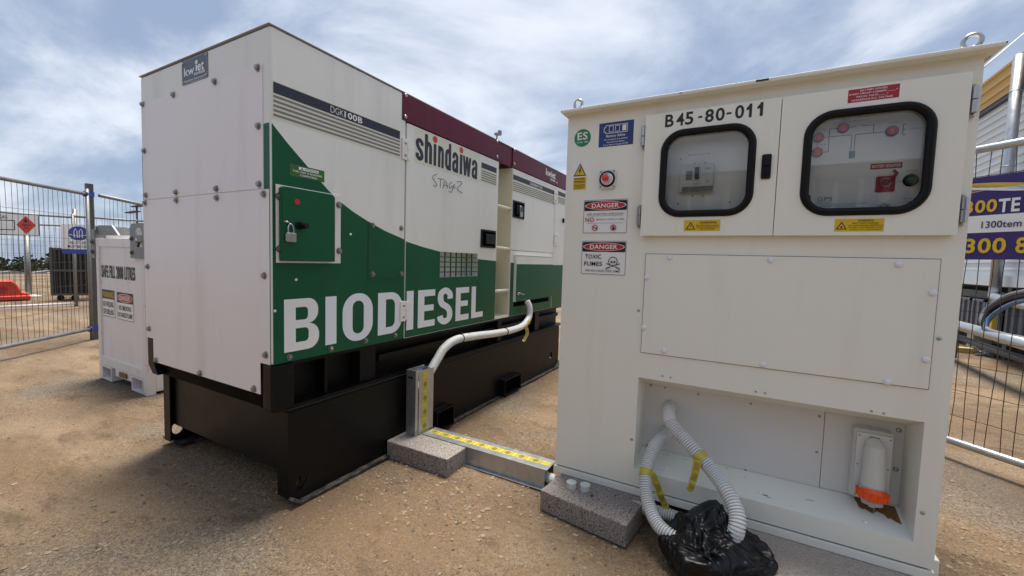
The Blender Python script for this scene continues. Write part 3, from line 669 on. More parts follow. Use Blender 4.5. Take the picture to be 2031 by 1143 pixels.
sign('kwiet_decal', ban2, fs, yk0-.03, yk1-.03, zk0, zk1, .0042, 'maroon', [('lettering', 'ink_white', [('t', 'kwiet', .5, .62, .95, .62, .02), ('t', 'POWER', .72, .12, .5, .2, .03)])], thick=.0003)
# doors C and D
zcb = S(1058, 499.6)[1]
dC = MB().rect(fs, yc2, yd-.002, zcb+.002, dz1, -.03, 0).build('side_door', 'gen_white', gen, bevel=.002)
pC = MB().rect(fs, yc2, yd-.002, ZB, zcb-.002, -.03, 0).build('lower_side_panel', 'gen_white', gen, bevel=.002)
livery(yc2+.002, yd-.004, .0006, pC)
dD = MB().rect(fs, yd+.002, GL, ZB, dz1, -.03, 0).build('side_door', 'gen_white', gen, bevel=.002)
livery(yd+.004, GL-.003, .0006, dD)
b, y0, y1, zz = stripes(dC, [(1018, 346), (1018, 356), (1018, 361), (1018, 377), (1018, 379)], (1100.5, 385), .0008)
hh = zz[0]-zz[1]; MB().text(fs, 'GENERATOR', (S(1051, 365)[0]+S(1075.5, 372)[0])/2, (zz[0]+zz[1])/2, S(1075.5, 372)[0]-S(1051, 365)[0], hh*.6, .0020, .01).build('lettering', 'ink_white', b)
stripes(dD, [(1106.5, 379), (1106.5, 387), (1106.5, 391), (1106.5, 401), (1106.5, 403)], (1121, 388), .0008)
u0, u1, v0, v1 = latch([(1016.6, 399), (1039, 401), (1039, 434.6), (1016.6, 433)], dC)
pl = thing('padlock', fs.p((u0+u1)/2, v0+.012, .02), 'small silver padlock in black latch of the generator door marked GENERATOR', 'padlock')
yc_ = u0+(u1-u0)*.56; MB().rect(fs, yc_-.022, yc_+.022, v0+.012, v0+.052, .012, .026).build('lock_body', 'stainless', pl, bevel=.003)
MB().tube(bez([fs.p(yc_-.013, v0+.05, .018), fs.p(yc_-.013, v0+.085, .018), fs.p(yc_, v0+.1, .016), fs.p(yc_+.013, v0+.085, .018), fs.p(yc_+.013, v0+.05, .018)], 6), .004, 8).build('shackle', 'stainless', pl, smooth=True)
hinge(1098, 1105, 380, 404, gen); hinge(1098.5, 1105.5, 463, 488, gen)
y_, z_ = S(1116.5, 438); MB().rect(fs, y_-.02, y_+.02, z_-.02, z_+.02, .001, .02).build('latch_stub', 'black_plastic', dD, bevel=.004)
# fuel/cable flap under door C
u0, u1, v0, v1 = rectS([(1022.5, 508), (1096, 510), (1096, 589), (1024, 598)], .02)
fl = MB().rect(fs, u0, u1, v0, v1, .006, .02).build('cable_flap', 'green', gen, bevel=.003)
zq = cz((u0+u1)/2); MB().rect(fs, u0+.001, u1-.001, zq, v1-.002, .0206).build('white_paint', 'gen_white', fl)
MB().rect(fs, u0-.006, u0-.001, v0, v1+.006, .001, .022).rect(fs, u0-.001, u1, v1+.001, v1+.006, .001, .022).build('flap_frame', 'gen_white', fl)
y_, z_ = S(1027, 584, .03); MB().cyl(fs.p(y_, z_, .02), fs.p(y_, z_, .04), .007).cyl(fs.p(y_-.01, z_+.012, .04), fs.p(y_+.09, z_-.006, .04), .0055).build('tee_handle', 'stainless', fl, smooth=True)
u0s, u1s = S(1018.5, 600)[0], S(1088, 590)[0]; sz0, sz1 = S(1030, 607)[1], S(1030, 597)[1]
MB().rect(fs, u0s, u1s, sz0, sz1-.004, .0008).build('cable_slot', 'void', gen)
# top sensor
y_, z_ = S(990, 275)
MB().cyl((-.02, y_, ZT), (-.02, y_, ZT+.05), .006).box(-.04, 0, y_-.006, y_+.03, ZT+.045, ZT+.06).box(-.03, -.01, y_+.028, y_+.05, ZT+.055, ZT+.085).build('top_bracket', 'galv_dull', gen)

# skid frame between canopy and tank
sk = MB(); sk.box(-GW+.1, -.10, .03, GL-.03, ZK, ZB); sk.box(-.10, -.012, .004, GL, ZB-.016, ZB-.002)
sk.box(-.10, -.006, .006, GL-.05, ZK+.001, ZK+.012); skid = sk.build('skid_frame', 'black_steel', gen)
for a_, b_ in ((644, 650), (714, 745), (985, 993), (1058, 1066)):
    MB().box(-.099, -.03, S(a_, 720, -.03)[0], S(b_, 720, -.03)[0], ZK+.012, ZB-.016).build('gusset', 'black_steel', skid, bevel=.003)
yy0 = S(752, 690, -.05)[0]; MB().box(-.099, -.05, yy0, GL-.1, ZK+.09, ZK+.125).build('channel_rail', 'black_steel', skid, bevel=.002)
MB().prism(fe, [(xn2+.004, ZB-.003), (-.003, ZB-.003), (-.003, ZK+.004), (xn2+.004, ZK+.004)], -.10, -.001).build('corner_post', 'black_steel', skid, bevel=.012, seg=3)
MB().prism(fe, [(-GW+.003, zl1-.002), (xn1-.003, zl1-.002), (xn1-.003, ZK+.05), (xn1+.03, ZK+.002), (-GW+.05, ZK+.002), (-GW+.003, ZK+.05)], -.10, -.001).build('corner_post', 'black_steel', skid, bevel=.004)
MB().box(xn1, xn2, .03, .05, ZK, zb1+.02).build('end_rail', 'black_steel', skid)

# tank base
tank = MB(); TY = .066; TE = 2.95
tank.box(-GW+.009, -.009, TY+.02, TE-.06, .125, ZK).box(-GW-.0, -.0, TY, TE, ZK-.012, ZK); tank = tank.build('tank', 'black_steel', gen, bevel=.004)
hy, hz = S(588, 950); hy2, hz2 = S(1092.6, 703)
for sx_ in (0, 1):
    fr = FS(-.008 if sx_ == 0 else -GW)
    m = MB(); m.fill(fr, [[(TY, .035), (TY+.035, .0), (TE-.06, 0), (TE, .05), (TE, ZK-.013), (TY, ZK-.013)], ell(hy+.02, .08, .027, .033), ell(hy2, .15, .03, .034)], 0, .008)
    m.build('side_plate', 'black_steel', tank)
    x0 = -.075 if sx_ == 0 else -GW
    MB().box(x0, x0+.066, TY, TY+.008, .036, ZK-.013).build('end_strip', 'black_steel', tank)
    x0, x1 = (-.09, .030) if sx_ == 0 else (-GW-.03, -GW+.09)
    m = MB(); m.prism(FS(x0), [(TY, .036), (TY+.04, .001), (TE-.07, .001), (TE, .05), (TE, .064), (TE-.075, .014), (TY+.045, .014), (TY+.006, .046)], 0, x1-x0); m.build('runner', 'worn_steel', tank)
# forklift pockets
for q in ([(866, 808), (900, 806), (900, 838), (866, 846)], [(1001, 746), (1033, 743), (1033, 768), (1001, 773)]):
    u0 = S(q[0][0], 825, .04)[0]; u1 = S(q[1][0], 825 if q[0][0] < 900 else 760, .04)[0]; u0, u1 = S(*q[0], .05)[0], S(*q[1], .05)[0]
    m = MB(); m.fill(fs, [[(u0, .018), (u1, .018), (u1, .142), (u0, .142)], [(u0+.008, .026), (u1-.008, .026), (u1-.008, .134), (u0+.008, .134)]], .0, .055)
    o = m.build('fork_pocket', 'black_steel', tank); MB().rect(fs, u0+.007, u1-.007, .025, .135, .002).build('pocket_mouth', 'void', o)

# ================================================================== BATTERY CABINET
CX0, CX1, CZ0, CZ1, CD = .892, 2.186, .125, 1.7015, .85
cab = thing('battery_cabinet', ((CX0+CX1)/2, YC+CD/2, .088), 'tall cream steel battery cabinet numbered B45-80-011 with two windowed doors', 'cabinet')
fc = FE(YC)
ro = dict(x0=1.248, x1=2.133, z0=.198, z1=.592)
rbk = dict(x0=1.250, x1=2.135, z0=.236, z1=.530, y=YC+.16)
DX0, DX1, DXM, DZ0, DZ1 = 1.233, 2.155, 1.6885, 1.1765, 1.649
win = [[(DX0+.02, DZ0+.02), (DXM-.02, DZ0+.02), (DXM-.02, DZ1-.02), (DX0+.02, DZ1-.02)], [(DXM+.02, DZ0+.02), (DX1-.02, DZ0+.02), (DX1-.02, DZ1-.02), (DXM+.02, DZ1-.02)]]
m = MB(); m.fill(fc, [[(CX0, CZ0), (CX1, CZ0), (CX1, CZ1), (CX0, CZ1)], [(ro['x0'], ro['z0']), (ro['x1'], ro['z0']), (ro['x1'], ro['z1']), (ro['x0'], ro['z1'])]]+win, -.003, 0)
front = m.build('front_panel', 'cab_cream', cab)
MB().box(CX0, CX0+.003, YC+.0035, YC+CD, CZ0, CZ1).build('side_panel', 'cab_cream', cab)
MB().box(CX1-.003, CX1, YC+.0035, YC+CD, CZ0, CZ1).build('side_panel', 'cab_cream', cab)
MB().box(CX0+.003, CX1-.003, YC+CD-.003, YC+CD, CZ0, CZ1).build('back_panel', 'cab_cream', cab)
MB().box(CX0+.003, CX1-.003, YC+.0035, YC+CD-.003, CZ0, CZ0+.004).build('floor_panel', 'cab_cream', cab)
MB().box(CX0-.003, CX1+.003, YC+.004, YC+CD+.003, .090, .118).box(CX0-.003, CX1+.003, YC-.002, YC+.004, .088, .118).build('plinth', 'cab_cream', cab, bevel=.002)
MB().box(CX0+.01, CX1-.01, YC+.01, YC+CD-.01, .117, CZ0).build('plinth_gap', 'void', cab)
x_, z_ = CX1, .09; MB().box(CX1+.004, CX1+.020, YC+.02, YC+.08, .088, .15).build('foot_bracket', 'cab_cream', cab, bevel=.004)
# roof tray with lip
LY = .742; lx0, lx1, lz1 = .876, 2.213, 1.713
m = MB(); hh = .009
m.prism(FS(lx0), [(LY, lz1-hh), (LY, lz1), (YC+CD+.05, lz1+.03), (YC+CD+.05, lz1-hh), (YC+CD+.046, lz1-hh), (YC+CD+.046, lz1+.022), (LY+.004, lz1-.006), (LY+.004, lz1-hh)], 0, lx1-lx0)
roof = m.build('roof', 'cab_cream', cab, bevel=.002)
MB().prism(FS(lx0), [(LY+.001, lz1-hh-.0028), (LY+.001, lz1-hh-.0004), (YC+.02, lz1-hh-.0004), (YC+.02, lz1-hh-.0005), (YC-.0005, lz1-hh-.0005), (YC-.0005, lz1-hh-.0028)], .002, lx1-lx0-.004).build('roof_soffit', 'cab_cream', roof)
for xx in (lx0, lx1-.004): MB().box(xx, xx+.004, LY, YC+CD+.05, lz1-hh, lz1-.001).build('roof_lip', 'cab_cream', roof)
q = Ef(1510, 161, LY); MB().rect(FE(LY), q[0]-.016, q[0]+.022, lz1-.0085, lz1-.001, .0006).build('paint_chip', 'ink_black', roof)
q = Ef(1350, 187, LY); MB().rect(FE(LY), q[0]-.004, q[0]+.005, lz1-.007, lz1-.004, .0006).build('paint_chip', 'ink_black', roof)
for px, py in ((1147, 212), (1928, 86)):
    x_ = Ef(px, py, YC+.02)[0]; zc_ = lz1+.040
    e = MB(); e.ring((x_, YC+.02, zc_), (.25, 1, 0), .0195, .006, 28, 10).cyl((x_, YC+.02, lz1-.002), (x_, YC+.02, zc_-.020), .011, .009, 14).cyl((x_, YC+.02, lz1-.002), (x_, YC+.02, lz1+.008), .02, .019, 16)
    e.build('lifting_eye', 'stainless', cab, smooth=True)
# doors
DP = .030
fd = FE(YC)
wl = [Ef(1308.5, 337, YC-DP), Ef(1498, 333, YC-DP), Ef(1407, 250, YC-DP), Ef(1399, 430, YC-DP)]
wr = [Ef(1591, 312, YC-DP), Ef(1855, 306, YC-DP), Ef(1729, 209.5, YC-DP), Ef(1708, 427.5, YC-DP)]
def cab_door(x0, x1, wb):
    u0, u1, v1, v0 = wb[0][0], wb[1][0], wb[2][1], wb[3][1]; r = .082; g_ = .026
    m = MB(); m.fill(fd, [rr(x0, x1, DZ0, DZ1, .003, 2), rr(u0+.012, u1-.012, v0+.012, v1-.012, r-.012)], .004, DP); d = m.build('cabinet_door', 'cab_cream', cab, bevel=.0015)
    # rounded rubber gasket: sweep a half-round along the rounded rectangle
    m = MB(); path = rr(u0+g_/2, u1-g_/2, v0+g_/2, v1-g_/2, r-g_/2, 10); n = len(path); b = len(m.v)
    for i, (a_, c_) in enumerate(path):
        t = Vector(path[(i+1) % n])-Vector(path[i-1]); t.normalize(); nn = Vector((t.y, -t.x))
        for k in range(9):
            th = math.pi*k/8; off = math.cos(th)*g_/2; m.v.append(fd.p(a_+nn.x*off, c_+nn.y*off, DP-.001+math.sin(th)*.013))
    for i in range(n):
        for k in range(8): j = (i+1) % n; m.f.append((b+i*9+k, b+i*9+k+1, b+j*9+k+1, b+j*9+k))
    m.build('window_gasket', 'rubber', d, smooth=True)
    m = MB(); m.prism(fd, rr(u0+.015, u1-.015, v0+.015, v1-.015, r-.015, 8), DP-.012, DP-.008); m.build('window_pane', 'glass', d)
    return d
dl = cab_door(DX0, DXM-.0012, wl); dr = cab_door(DXM+.0012, DX1, wr)
fdp = FE(YC-DP)
def cbox(pts, y):       # averaged upright rectangle from four corner pixels TL TR BR BL
    q = [Ef(*p, y) for p in pts]; return (q[0][0]+q[3][0])/2, (q[1][0]+q[2][0])/2, (q[2][1]+q[3][1])/2, (q[0][1]+q[1][1])/2
# swing handle
u0, u1, v0, v1 = cbox([(1511, 307), (1531, 306), (1528, 355), (1509, 356)], YC-DP)
h = MB().prism(fdp, rr(u0, u1, v0, v1, .006, 4), 0, .006).build('door_handle', 'black_plastic', dl, bevel=.001)
MB().prism(fdp, rr(u0+.006, u1-.006, v0+.045, v1-.006, .004, 3), .006, .016).build('handle_lever', 'black_plastic', h, bevel=.002)
MB().cyl(fdp.p((u0+u1)/2, v0+.022, .006), fdp.p((u0+u1)/2, v0+.022, .010), .009, .009, 16).build('key_cylinder', 'rubber', h)
# external hinges
def cab_hinge(px0, px1, py0, py1, par):
    xa, xb = Ef(px0, (py0+py1)/2, YC-.02)[0], Ef(px1, (py0+py1)/2, YC-.02)[0]; za, zb_ = Ef((px0+px1)/2, py1, YC-.02)[1], Ef((px0+px1)/2, py0, YC-.02)[1]
    xm = (xa+xb)/2; zm = (za+zb_)/2; y = YC-.022
    o = MB().cyl((xm, y, za+.004), (xm, y, zm-.001), .0085, seg=14).build('hinge', 'stainless', par, bevel=.001)
    MB().cyl((xm, y, zm+.001), (xm, y, zb_-.004), .0085, seg=14).build('hinge_barrel', 'stainless', o, bevel=.001)
    MB().box(xm-.007, xm+.007, YC-.014, YC-.001, za-.006, zb_+.006).build('hinge_plate', 'stainless', o, bevel=.003)
    fasten('screw', 'dome', .004, 'stainless', fc, [(xm, za-.001), (xm, zb_+.001)], .014, o)
cab_hinge(1272, 1280, 251, 292, cab); cab_hinge(1263, 1271, 409, 449, cab); cab_hinge(1925, 1941, 169, 227, cab); cab_hinge(1903, 1919, 389, 444, cab)
# number
def line_text(par, fr, body, pts, y, n, mat, bold, name='lettering'):
    u0, u1, v0, v1 = cbox(pts, y); return MB().text(fr, body, (u0+u1)/2, (v0+v1)/2, u1-u0, v1-v0, n, bold).build(name, mat, par)
num = [('B', 1319.5, 1336.5), ('4', 1341.5, 1357), ('5', 1359, 1375.5), ('-', 1385, 1393), ('8', 1398.5, 1416), ('0', 1419.5, 1437.5), ('-', 1441, 1451), ('0', 1458, 1476), ('1', 1480.5, 1491.5), ('1', 1502, 1513.5)]
nzc = [Ef(1328, 229, YC-DP)[1], Ef(1328, 252, YC-DP)[1], Ef(1467, 207, YC-DP)[1], Ef(1467, 235.5, YC-DP)[1]]
nz1, nz0 = (nzc[0]+nzc[2])/2, (nzc[1]+nzc[3])/2
for ch, a_, b_ in num:
    py = 241-(a_-1319)*.128; u0 = Ef(a_, py, YC-DP)[0]; u1 = Ef(b_, py, YC-DP)[0]
    if ch == '-': MB().rect(fdp, u0, u1, (nz0+nz1)/2-.004, (nz0+nz1)/2+.003, .0008).build('numeral', 'ink_black', dl)
    elif ch == '1':
        t = (u1-u0)*.52; MB().rect(fdp, u1-t, u1, nz0, nz1, .0008).flat(fdp, [(u1-t, nz1-.020), (u1-t, nz1-.005), (u0, nz1-.014), (u0, nz1-.022)], .0008).build('numeral', 'ink_black', dl)
    else: letters(dl, fdp, [(ch, u0, u1, nz0, nz1)], 'ink_black', .0008, .022, 'numeral')
# door stickers
TRI = [('p', [(.05, .14), (.33, .14), (.19, .84)])]; TRI2 = [('p', [(.095, .21), (.285, .21), (.19, .70)])]; BOLT = [('p', [(.20, .62), (.165, .42), (.19, .42), (.175, .25), (.215, .47), (.19, .47), (.215, .62)])]
u0, u1, v0, v1 = cbox([(1357, 437), (1429, 436), (1428, 459), (1356, 458)], YC-DP)
sign('warning_sticker', dl, fdp, u0, u1, v0, v1, 0, 'ink_yellow', [('triangle', 'ink_black', TRI), ('triangle', 'ink_yellow', TRI2), ('lettering', 'ink_black', BOLT+[('t', 'WARNING', .67, .76, .46, .19, .01), ('t', 'MULTIPLE ENERGY SOURCES', .66, .50, .62, .10, .01), ('t', 'TURN OFF ALL ISOLATORS TO', .66, .34, .62, .10, .01), ('t', 'ISOLATE INVERTER', .66, .18, .40, .10, .01)])], thick=.0006)
u0, u1, v0, v1 = cbox([(1656, 434.6), (1754, 433.6), (1752.5, 459.5), (1654.5, 459)], YC-DP)
sign('warning_sticker', dr, fdp, u0, u1, v0, v1, 0, 'ink_yellow', [('triangle', 'ink_black', [('p', [(.03, .16), (.26, .16), (.145, .80)])]), ('triangle', 'ink_yellow', [('p', [(.068, .22), (.222, .22), (.145, .66)])]), ('lettering', 'ink_black', [('e', .145, .34, .02, .1), ('t', 'WARNING', .63, .85, .32, .15, .01), ('t', 'ARC FLASH HAZARD', .63, .65, .54, .11, .01), ('t', 'ARC FLASH HAZARD APPROPRIATE', .635, .47, .70, .09, .01), ('t', 'PPE AND TOOLS REQUIRED WHILE', .635, .31, .70, .09, .01), ('t', 'WORKING ON THIS EQUIPMENT', .635, .15, .66, .09, .01)])], thick=.0006)
u0, u1, v0, v1 = cbox([(1682.7, 180), (1785, 165), (1783.5, 192), (1681, 206)], YC-DP)
sign('battery_system_sticker', dr, fdp, u0, u1, v0, v1, 0, 'ink_crimson', [('lettering', 'ink_white', [('t', 'BATTERY SYSTEM', .5, .84, .52, .13, .01), ('t', 'SHORT CIRCUIT CURRENT', .39, .62, .74, .13, .01), ('t', 'A', .95, .64, .03, .11), ('r', .77, .93, .545, .56), ('t', 'MAX DC VOLTS', .38, .39, .42, .13, .01), ('r', .60, .74, .325, .34), ('t', 'V', .775, .41, .03, .11), ('t', 'HAZARDOUS D.C. VOLTAGE', .48, .155, .80, .13, .01)])], thick=.0006)
# stickers on the left of the front
x_, z_ = Ef(1155.5, 274, YC); es = MB().prism(fc, ell(x_, z_, .0375, .0375, 36), 0, .0006).build('transport_sticker', 'ink_green', front)
MB().text(fc, 'ES', x_, z_+.008, .046, .032, .0012, .02).build('lettering', 'ink_white', es)
MB().text(fc, 'UN No.: 3480', x_, z_-.018, .05, .0065, .0012, .01).build('lettering', 'ink_white', es)
u0, u1, v0, v1 = cbox([(1189, 246), (1258, 237), (1255.5, 286), (1187, 293)], YC)
sign('battery_safety_sticker', front, fc, u0, u1, v0, v1, 0, 'ink_blue', [('battery_symbol', 'ink_white', [('l', [(.20, .88), (.82, .88), (.82, .55), (.20, .55), (.20, .62), (.15, .62), (.15, .80), (.20, .80), (.20, .88)], .022), ('r', .68, .79, .60, .84), ('l', [(.30, .60), (.30, .84), (.42, .84), (.42, .60), (.30, .60)], .018), ('l', [(.48, .60), (.48, .84), (.60, .84), (.60, .60), (.48, .60)], .018)]), ('lettering', 'ink_white', [('t', 'Battery Safety', .5, .42, .55, .13, .01), ('t', 'For transport it is advised', .5, .28, .66, .08, .01), ('t', 'that the Li-ion battery', .5, .17, .52, .08, .01), ('t', 'is at a state of charge of 30%', .5, .065, .72, .08, .01)])], thick=.0006)
u0, u1, v0, v1 = cbox([(1136, 323.5), (1166.4, 321), (1163.8, 378.7), (1133, 380)], YC)
sign('voltage_sticker', front, fc, u0, u1, v0, v1, 0, 'ink_white', [('yellow_field', 'ink_yellow', [('r', .10, .93, .04, .48)]), ('triangle', 'ink_black', [('p', [(.10, .52), (.93, .52), (.515, .96)])]), ('triangle', 'ink_yellow', [('p', [(.20, .555), (.83, .555), (.515, .895)])]), ('lettering', 'ink_black', [('p', [(.54, .82), (.42, .69), (.50, .69), (.46, .57), (.62, .73), (.53, .73), (.60, .82)]), ('t', 'DANGER', .515, .425, .66, .06, .02), ('r', .16, .87, .33, .35), ('r', .16, .87, .285, .30), ('r', .16, .87, .20, .22), ('r', .16, .87, .15, .165), ('r', .2, .8, .095, .115)])], thick=.0006)
def danger_sign(pts, rows, name, label):
    u0, u1, v0, v1 = cbox(pts, YC)
    s_ = sign(name, front, fc, u0, u1, v0, v1, 0, 'ink_white', [('border', 'ink_black', [('frame', .012, .014)]), ('black_field', 'ink_black', [('rr', .03, .97, .67, .955, .03)]), ('oval', 'ink_white', [('e', .5, .815, .455, .118)]), ('oval', 'ink_red', [('e', .5, .815, .435, .106)])]+rows, radius=.006, thick=.0015)
    s_['label'] = label
nosmoke = [('ring', .29, .17, .088, .066), ('l', [(.245, .215), (.335, .125)], .02), ('ring', .70, .17, .088, .066), ('l', [(.655, .215), (.745, .125)], .02)]
danger_sign([(1158, 397), (1246.5, 393.5), (1245, 464), (1155, 463)], [('lettering', 'ink_white', [('t', 'DANGER', .5, .815, .60, .125, .015)]), ('lettering', 'ink_black', [('t', 'RISK OF BATTERY EXPLOSION', .5, .57, .80, .05, .004), ('t', 'SMOKING, SPARKS, FLAMES', .62, .41, .62, .042, .004), ('r', .10, .90, .515, .521), ('r', .10, .90, .30, .306), ('r', .24, .34, .16, .175), ('p', [(.68, .11), (.725, .11), (.735, .16), (.70, .23), (.675, .16)])]), ('lettering', 'ink_red', [('t', 'NO', .165, .41, .20, .13, .012)]+nosmoke)], 'danger_sign', 'DANGER risk of battery explosion sign')
skull = [('ring', .72, .40, .135, .115), ('e', .69, .385, .022, .030), ('e', .752, .385, .022, .030), ('p', [(.715, .345), (.73, .345), (.7225, .315)]), ('l', [(.685, .285), (.76, .285)], .02), ('l', [(.58, .34), (.66, .30)], .022), ('l', [(.78, .24), (.87, .19)], .03), ('l', [(.575, .19), (.665, .24)], .03), ('l', [(.785, .30), (.87, .34)], .022), ('l', [(.69, .26), (.755, .26)], .012)]
danger_sign([(1154, 478), (1243.5, 476.5), (1242, 547), (1151, 544.5)], [('lettering', 'ink_white', [('t', 'DANGER', .5, .815, .60, .125, .015)]), ('lettering', 'ink_black', [('t', 'TOXIC', .28, .53, .36, .125, .008), ('t', 'FUMES', .285, .32, .40, .125, .008), ('t', 'FIRE WILL CAUSE TOXIC FUMES', .5, .12, .76, .06, .004)]+skull)], 'danger_sign', 'DANGER toxic fumes sign')
# emergency stop
x_, z_ = Ef(1204.5, 355.5, YC-.01); e = MB().prism(fc, rr(x_-.037, x_+.037, z_-.04, z_+.04, .014, 5), 0, .012).build('emergency_stop', 'bare_grey', front, bevel=.003)
fasten('screw', 'pan', .004, 'bolt', fc, [(x_+a_*.028, z_+b_*.031) for a_ in (-1, 1) for b_ in (-1, 1)], .012, e)
MB().cyl(fc.p(x_, z_, .012), fc.p(x_, z_, .0155), .034, .033, 26).build('dark_collar', 'rubber', e)
MB().cyl(fc.p(x_, z_, .0155), fc.p(x_, z_, .022), .026, .019, 26).build('legend_ring', 'bare_grey', e)
MB().tube([fc.p(x_, z_, k) for k in (.02, .034, .036, .044, .047, .048)], .01, 22, True, [.010, .010, .0145, .0145, .012, .004]).build('red_button', 'lamp_red', e, smooth=True)
MB().text(fc, 'RESET', x_+.002, z_+.0205, .018, .0035, .0224, .02).build('lettering', 'ink_black', e)
# removable panel
u0, u1, v0, v1 = 1.2545, 2.1325, .699, 1.1035
MB().rect(fc, u0-.0025, u1+.0025, v0-.0025, v1+.0025, .0006).build('panel_gap', 'ink_grey', front)
pan = MB().rect(fc, u0, u1, v0, v1, .0008, .006).build('access_panel', 'cab_cream', cab, bevel=.002)
fasten('plastic_cap', 'dome', .0108, 'ink_decal', fc, [Ef(*p, YC) for p in ((1329, 511), (1528.6, 516.4), (1781, 524.5), (1849, 581), (1835, 713), (1759, 757), (1513, 723), (1317, 695.5), (1277, 649.7), (1283.6, 550.5))], .006, pan)
fasten('screw', 'dome', .0062, 'stainless', fc, [Ef(*p, YC) for p in ((1266.5, 616), (1862.5, 672), (1253, 871.6), (1830, 1017.4))], 0, front)
fasten('screw', 'dome', .0042, 'stainless', fc, [Ef(*p, YC) for p in ((1314, 746), (1330, 749), (1499, 777), (1517.5, 780), (1728.6, 815.8), (1753, 820))], 0, front)
# recess: sloping soffit and floor, cheeks, back
b0, b1, c0_, c1_ = rbk['z0'], rbk['z1'], ro['z0'], ro['z1']; X0, X1 = ro['x0'], ro['x1']; yf, ybk = YC+.003, rbk['y']
rc = MB(); t = .003
rc.prism(FS(X0-t), [(yf, c1_+t), (yf, c1_), (ybk, b1), (ybk, b1+t)], 0, X1-X0+2*t)
rcs = rc.build('recess_soffit', 'cab_cream', cab)
rfl = MB().prism(FS(X0-t), [(yf, c0_-t), (ybk, b0-t), (ybk, b0), (yf, c0_)], 0, X1-X0+2*t).build('recess_sill', 'cab_floor', cab)
for xx in (X0-t, X1): MB().prism(FS(xx), [(yf, c0_+.0005), (ybk, b0+.0005), (ybk, b1-.0005), (yf, c1_-.0005)], 0, t).build('recess_cheek', 'cab_cream', cab)
fb = FE(ybk); xs_ = Ef(1640, 900, ybk)[0]; xs_ = Ef(1636, 830, ybk)[0]
bk1 = MB().rect(fb, X0, xs_-.001, b0+.001, b1, -.004, 0).build('gland_plate', 'bare_grey', cab)
bk2 = MB().rect(fb, xs_+.001, X1, b0+.001, b1, -.004, -.001).build('outlet_plate', 'bare_grey', cab)
fasten('screw', 'pan', .005, 'bolt', fb, [Ef(*p, ybk) for p in ((1291, 764), (1319, 769), (1385, 782), (1489, 801), (1625.5, 826), (1284, 883), (1478.5, 933), (1614, 967.5), (1620, 897))], 0, bk1)
fasten('bolt', 'dome', .008, 'stainless', fb, [Ef(*p, ybk) for p in ((1783, 853.5), (1777, 931), (1769.5, 1007))], 0, bk2)
fasten('plug', 'pan', .006, 'cab_cream', Fr((0, 0, 0), (1, 0, 0), (0, 1, 0), (0, -.23, 1)), [], 0, rfl)
# outlet with screwed inlet cover
x0, x1 = Ef(1687, 930, ybk-.03)[0], Ef(1766, 930, ybk-.03)[0]; z1 = Ef(1725, 855, ybk-.05)[1]; z0 = Ef(1720, 992, ybk-.05)[1]
ot = MB().prism(fb, rr(x0, x1, z0, z1, .006, 3), 0, .042).build('power_outlet', 'pvc', cab, bevel=.003)
MB().prism(fb, rr(x0+.006, x1-.004, z0+.004, z1-.010, .004, 3), .0425, .052).build('outlet_lid', 'bare_grey', ot, bevel=.002)
fasten('screw', 'pan', .003, 'bolt', fb, [(x0+.013, z0+.012), (x1-.011, z0+.012), (x0+.013, z1-.02), (x1-.011, z1-.02), (x0+.013, (z0+z1)/2), (x1-.011, (z0+z1)/2)], .052, ot)
xm = (x0+x1)/2; MB().rect(fb, xm-.014, xm+.014, z1-.030, z1-.018, .0525).build('rating_label', 'ink_midgrey', ot)
def pt(z, n): return fb.p(xm, z, n)
MB().tube([pt(z1-.046, .054), pt(z1-.049, .070), pt(z0+.066, .078)], .02, 20, True, [.027, .030, .034]).build('socket_shroud', 'pvc', ot, smooth=False)
MB().tube([pt(z0+.066, .078), pt(z0+.052, .080)], .034, 20, True, [.036, .037]).build('clear_collar', 'clear_plastic', ot)
rn = MB().tube([pt(z0+.052, .080), pt(z0+.050, .081), pt(z0+.028, .084), pt(z0+.026, .084)], .03, 22, True, [.038, .042, .043, .039]).build('locking_ring', 'orange', ot)
for k in range(14):
    th = 2*math.pi*k/14; c_ = pt(z0+.039, .0825)+Vector((math.cos(th)*.0425, math.sin(th)*.0425, 0)); MB().box(c_.x-.0035, c_.x+.0035, c_.y-.0035, c_.y+.0035, c_.z-.011, c_.z+.011).build('ring_rib', 'orange', rn, bevel=.001)
MB().tube([pt(z0+.026, .084), pt(z0+.006, .087)], .02, 18, True, [.032, .030]).cyl(pt(z0+.006, .087), pt(z0-.004, .088), .012, .010, 12).build('clear_cap', 'clear_plastic', ot)
MB().tube(bez([pt(z0+.082, .105), pt(z0+.06, .116), pt(z0+.02, .122), pt(z0-.02, .11)], 6), .0008, 5).build('cap_wire', 'stainless', ot)
# mud stain on the sill
stain = MB(); xa, xb = Ef(1697, 1025, YC+.1)[0], Ef(1783, 1030, YC+.1)[0]; fsl = Fr((0, yf, c0_), (1, 0, 0), (0, ybk-yf, b0-c0_), Vector((0, -(b0-c0_), ybk-yf)).normalized())
rs = random.Random(4); pts_ = [(xa, .97)]+[(xa+(xb-xa)*k/14, .62+.16*rs.random()-.22*(k/14)) for k in range(1, 15)]+[(xb, .95)]
stain.fill(fsl, [pts_], .0006); stain.build('mud_stain', 'leaf', rfl)
fasten('grommet', 'dome', .008, 'cab_cream', Fr((0, yf, c0_), (1, 0, 0), (0, ybk-yf, b0-c0_), Vector((0, -(b0-c0_), ybk-yf)).normalized()), [(1.37, .35), (1.71, .3), (2.02, .22)], 0, rfl)

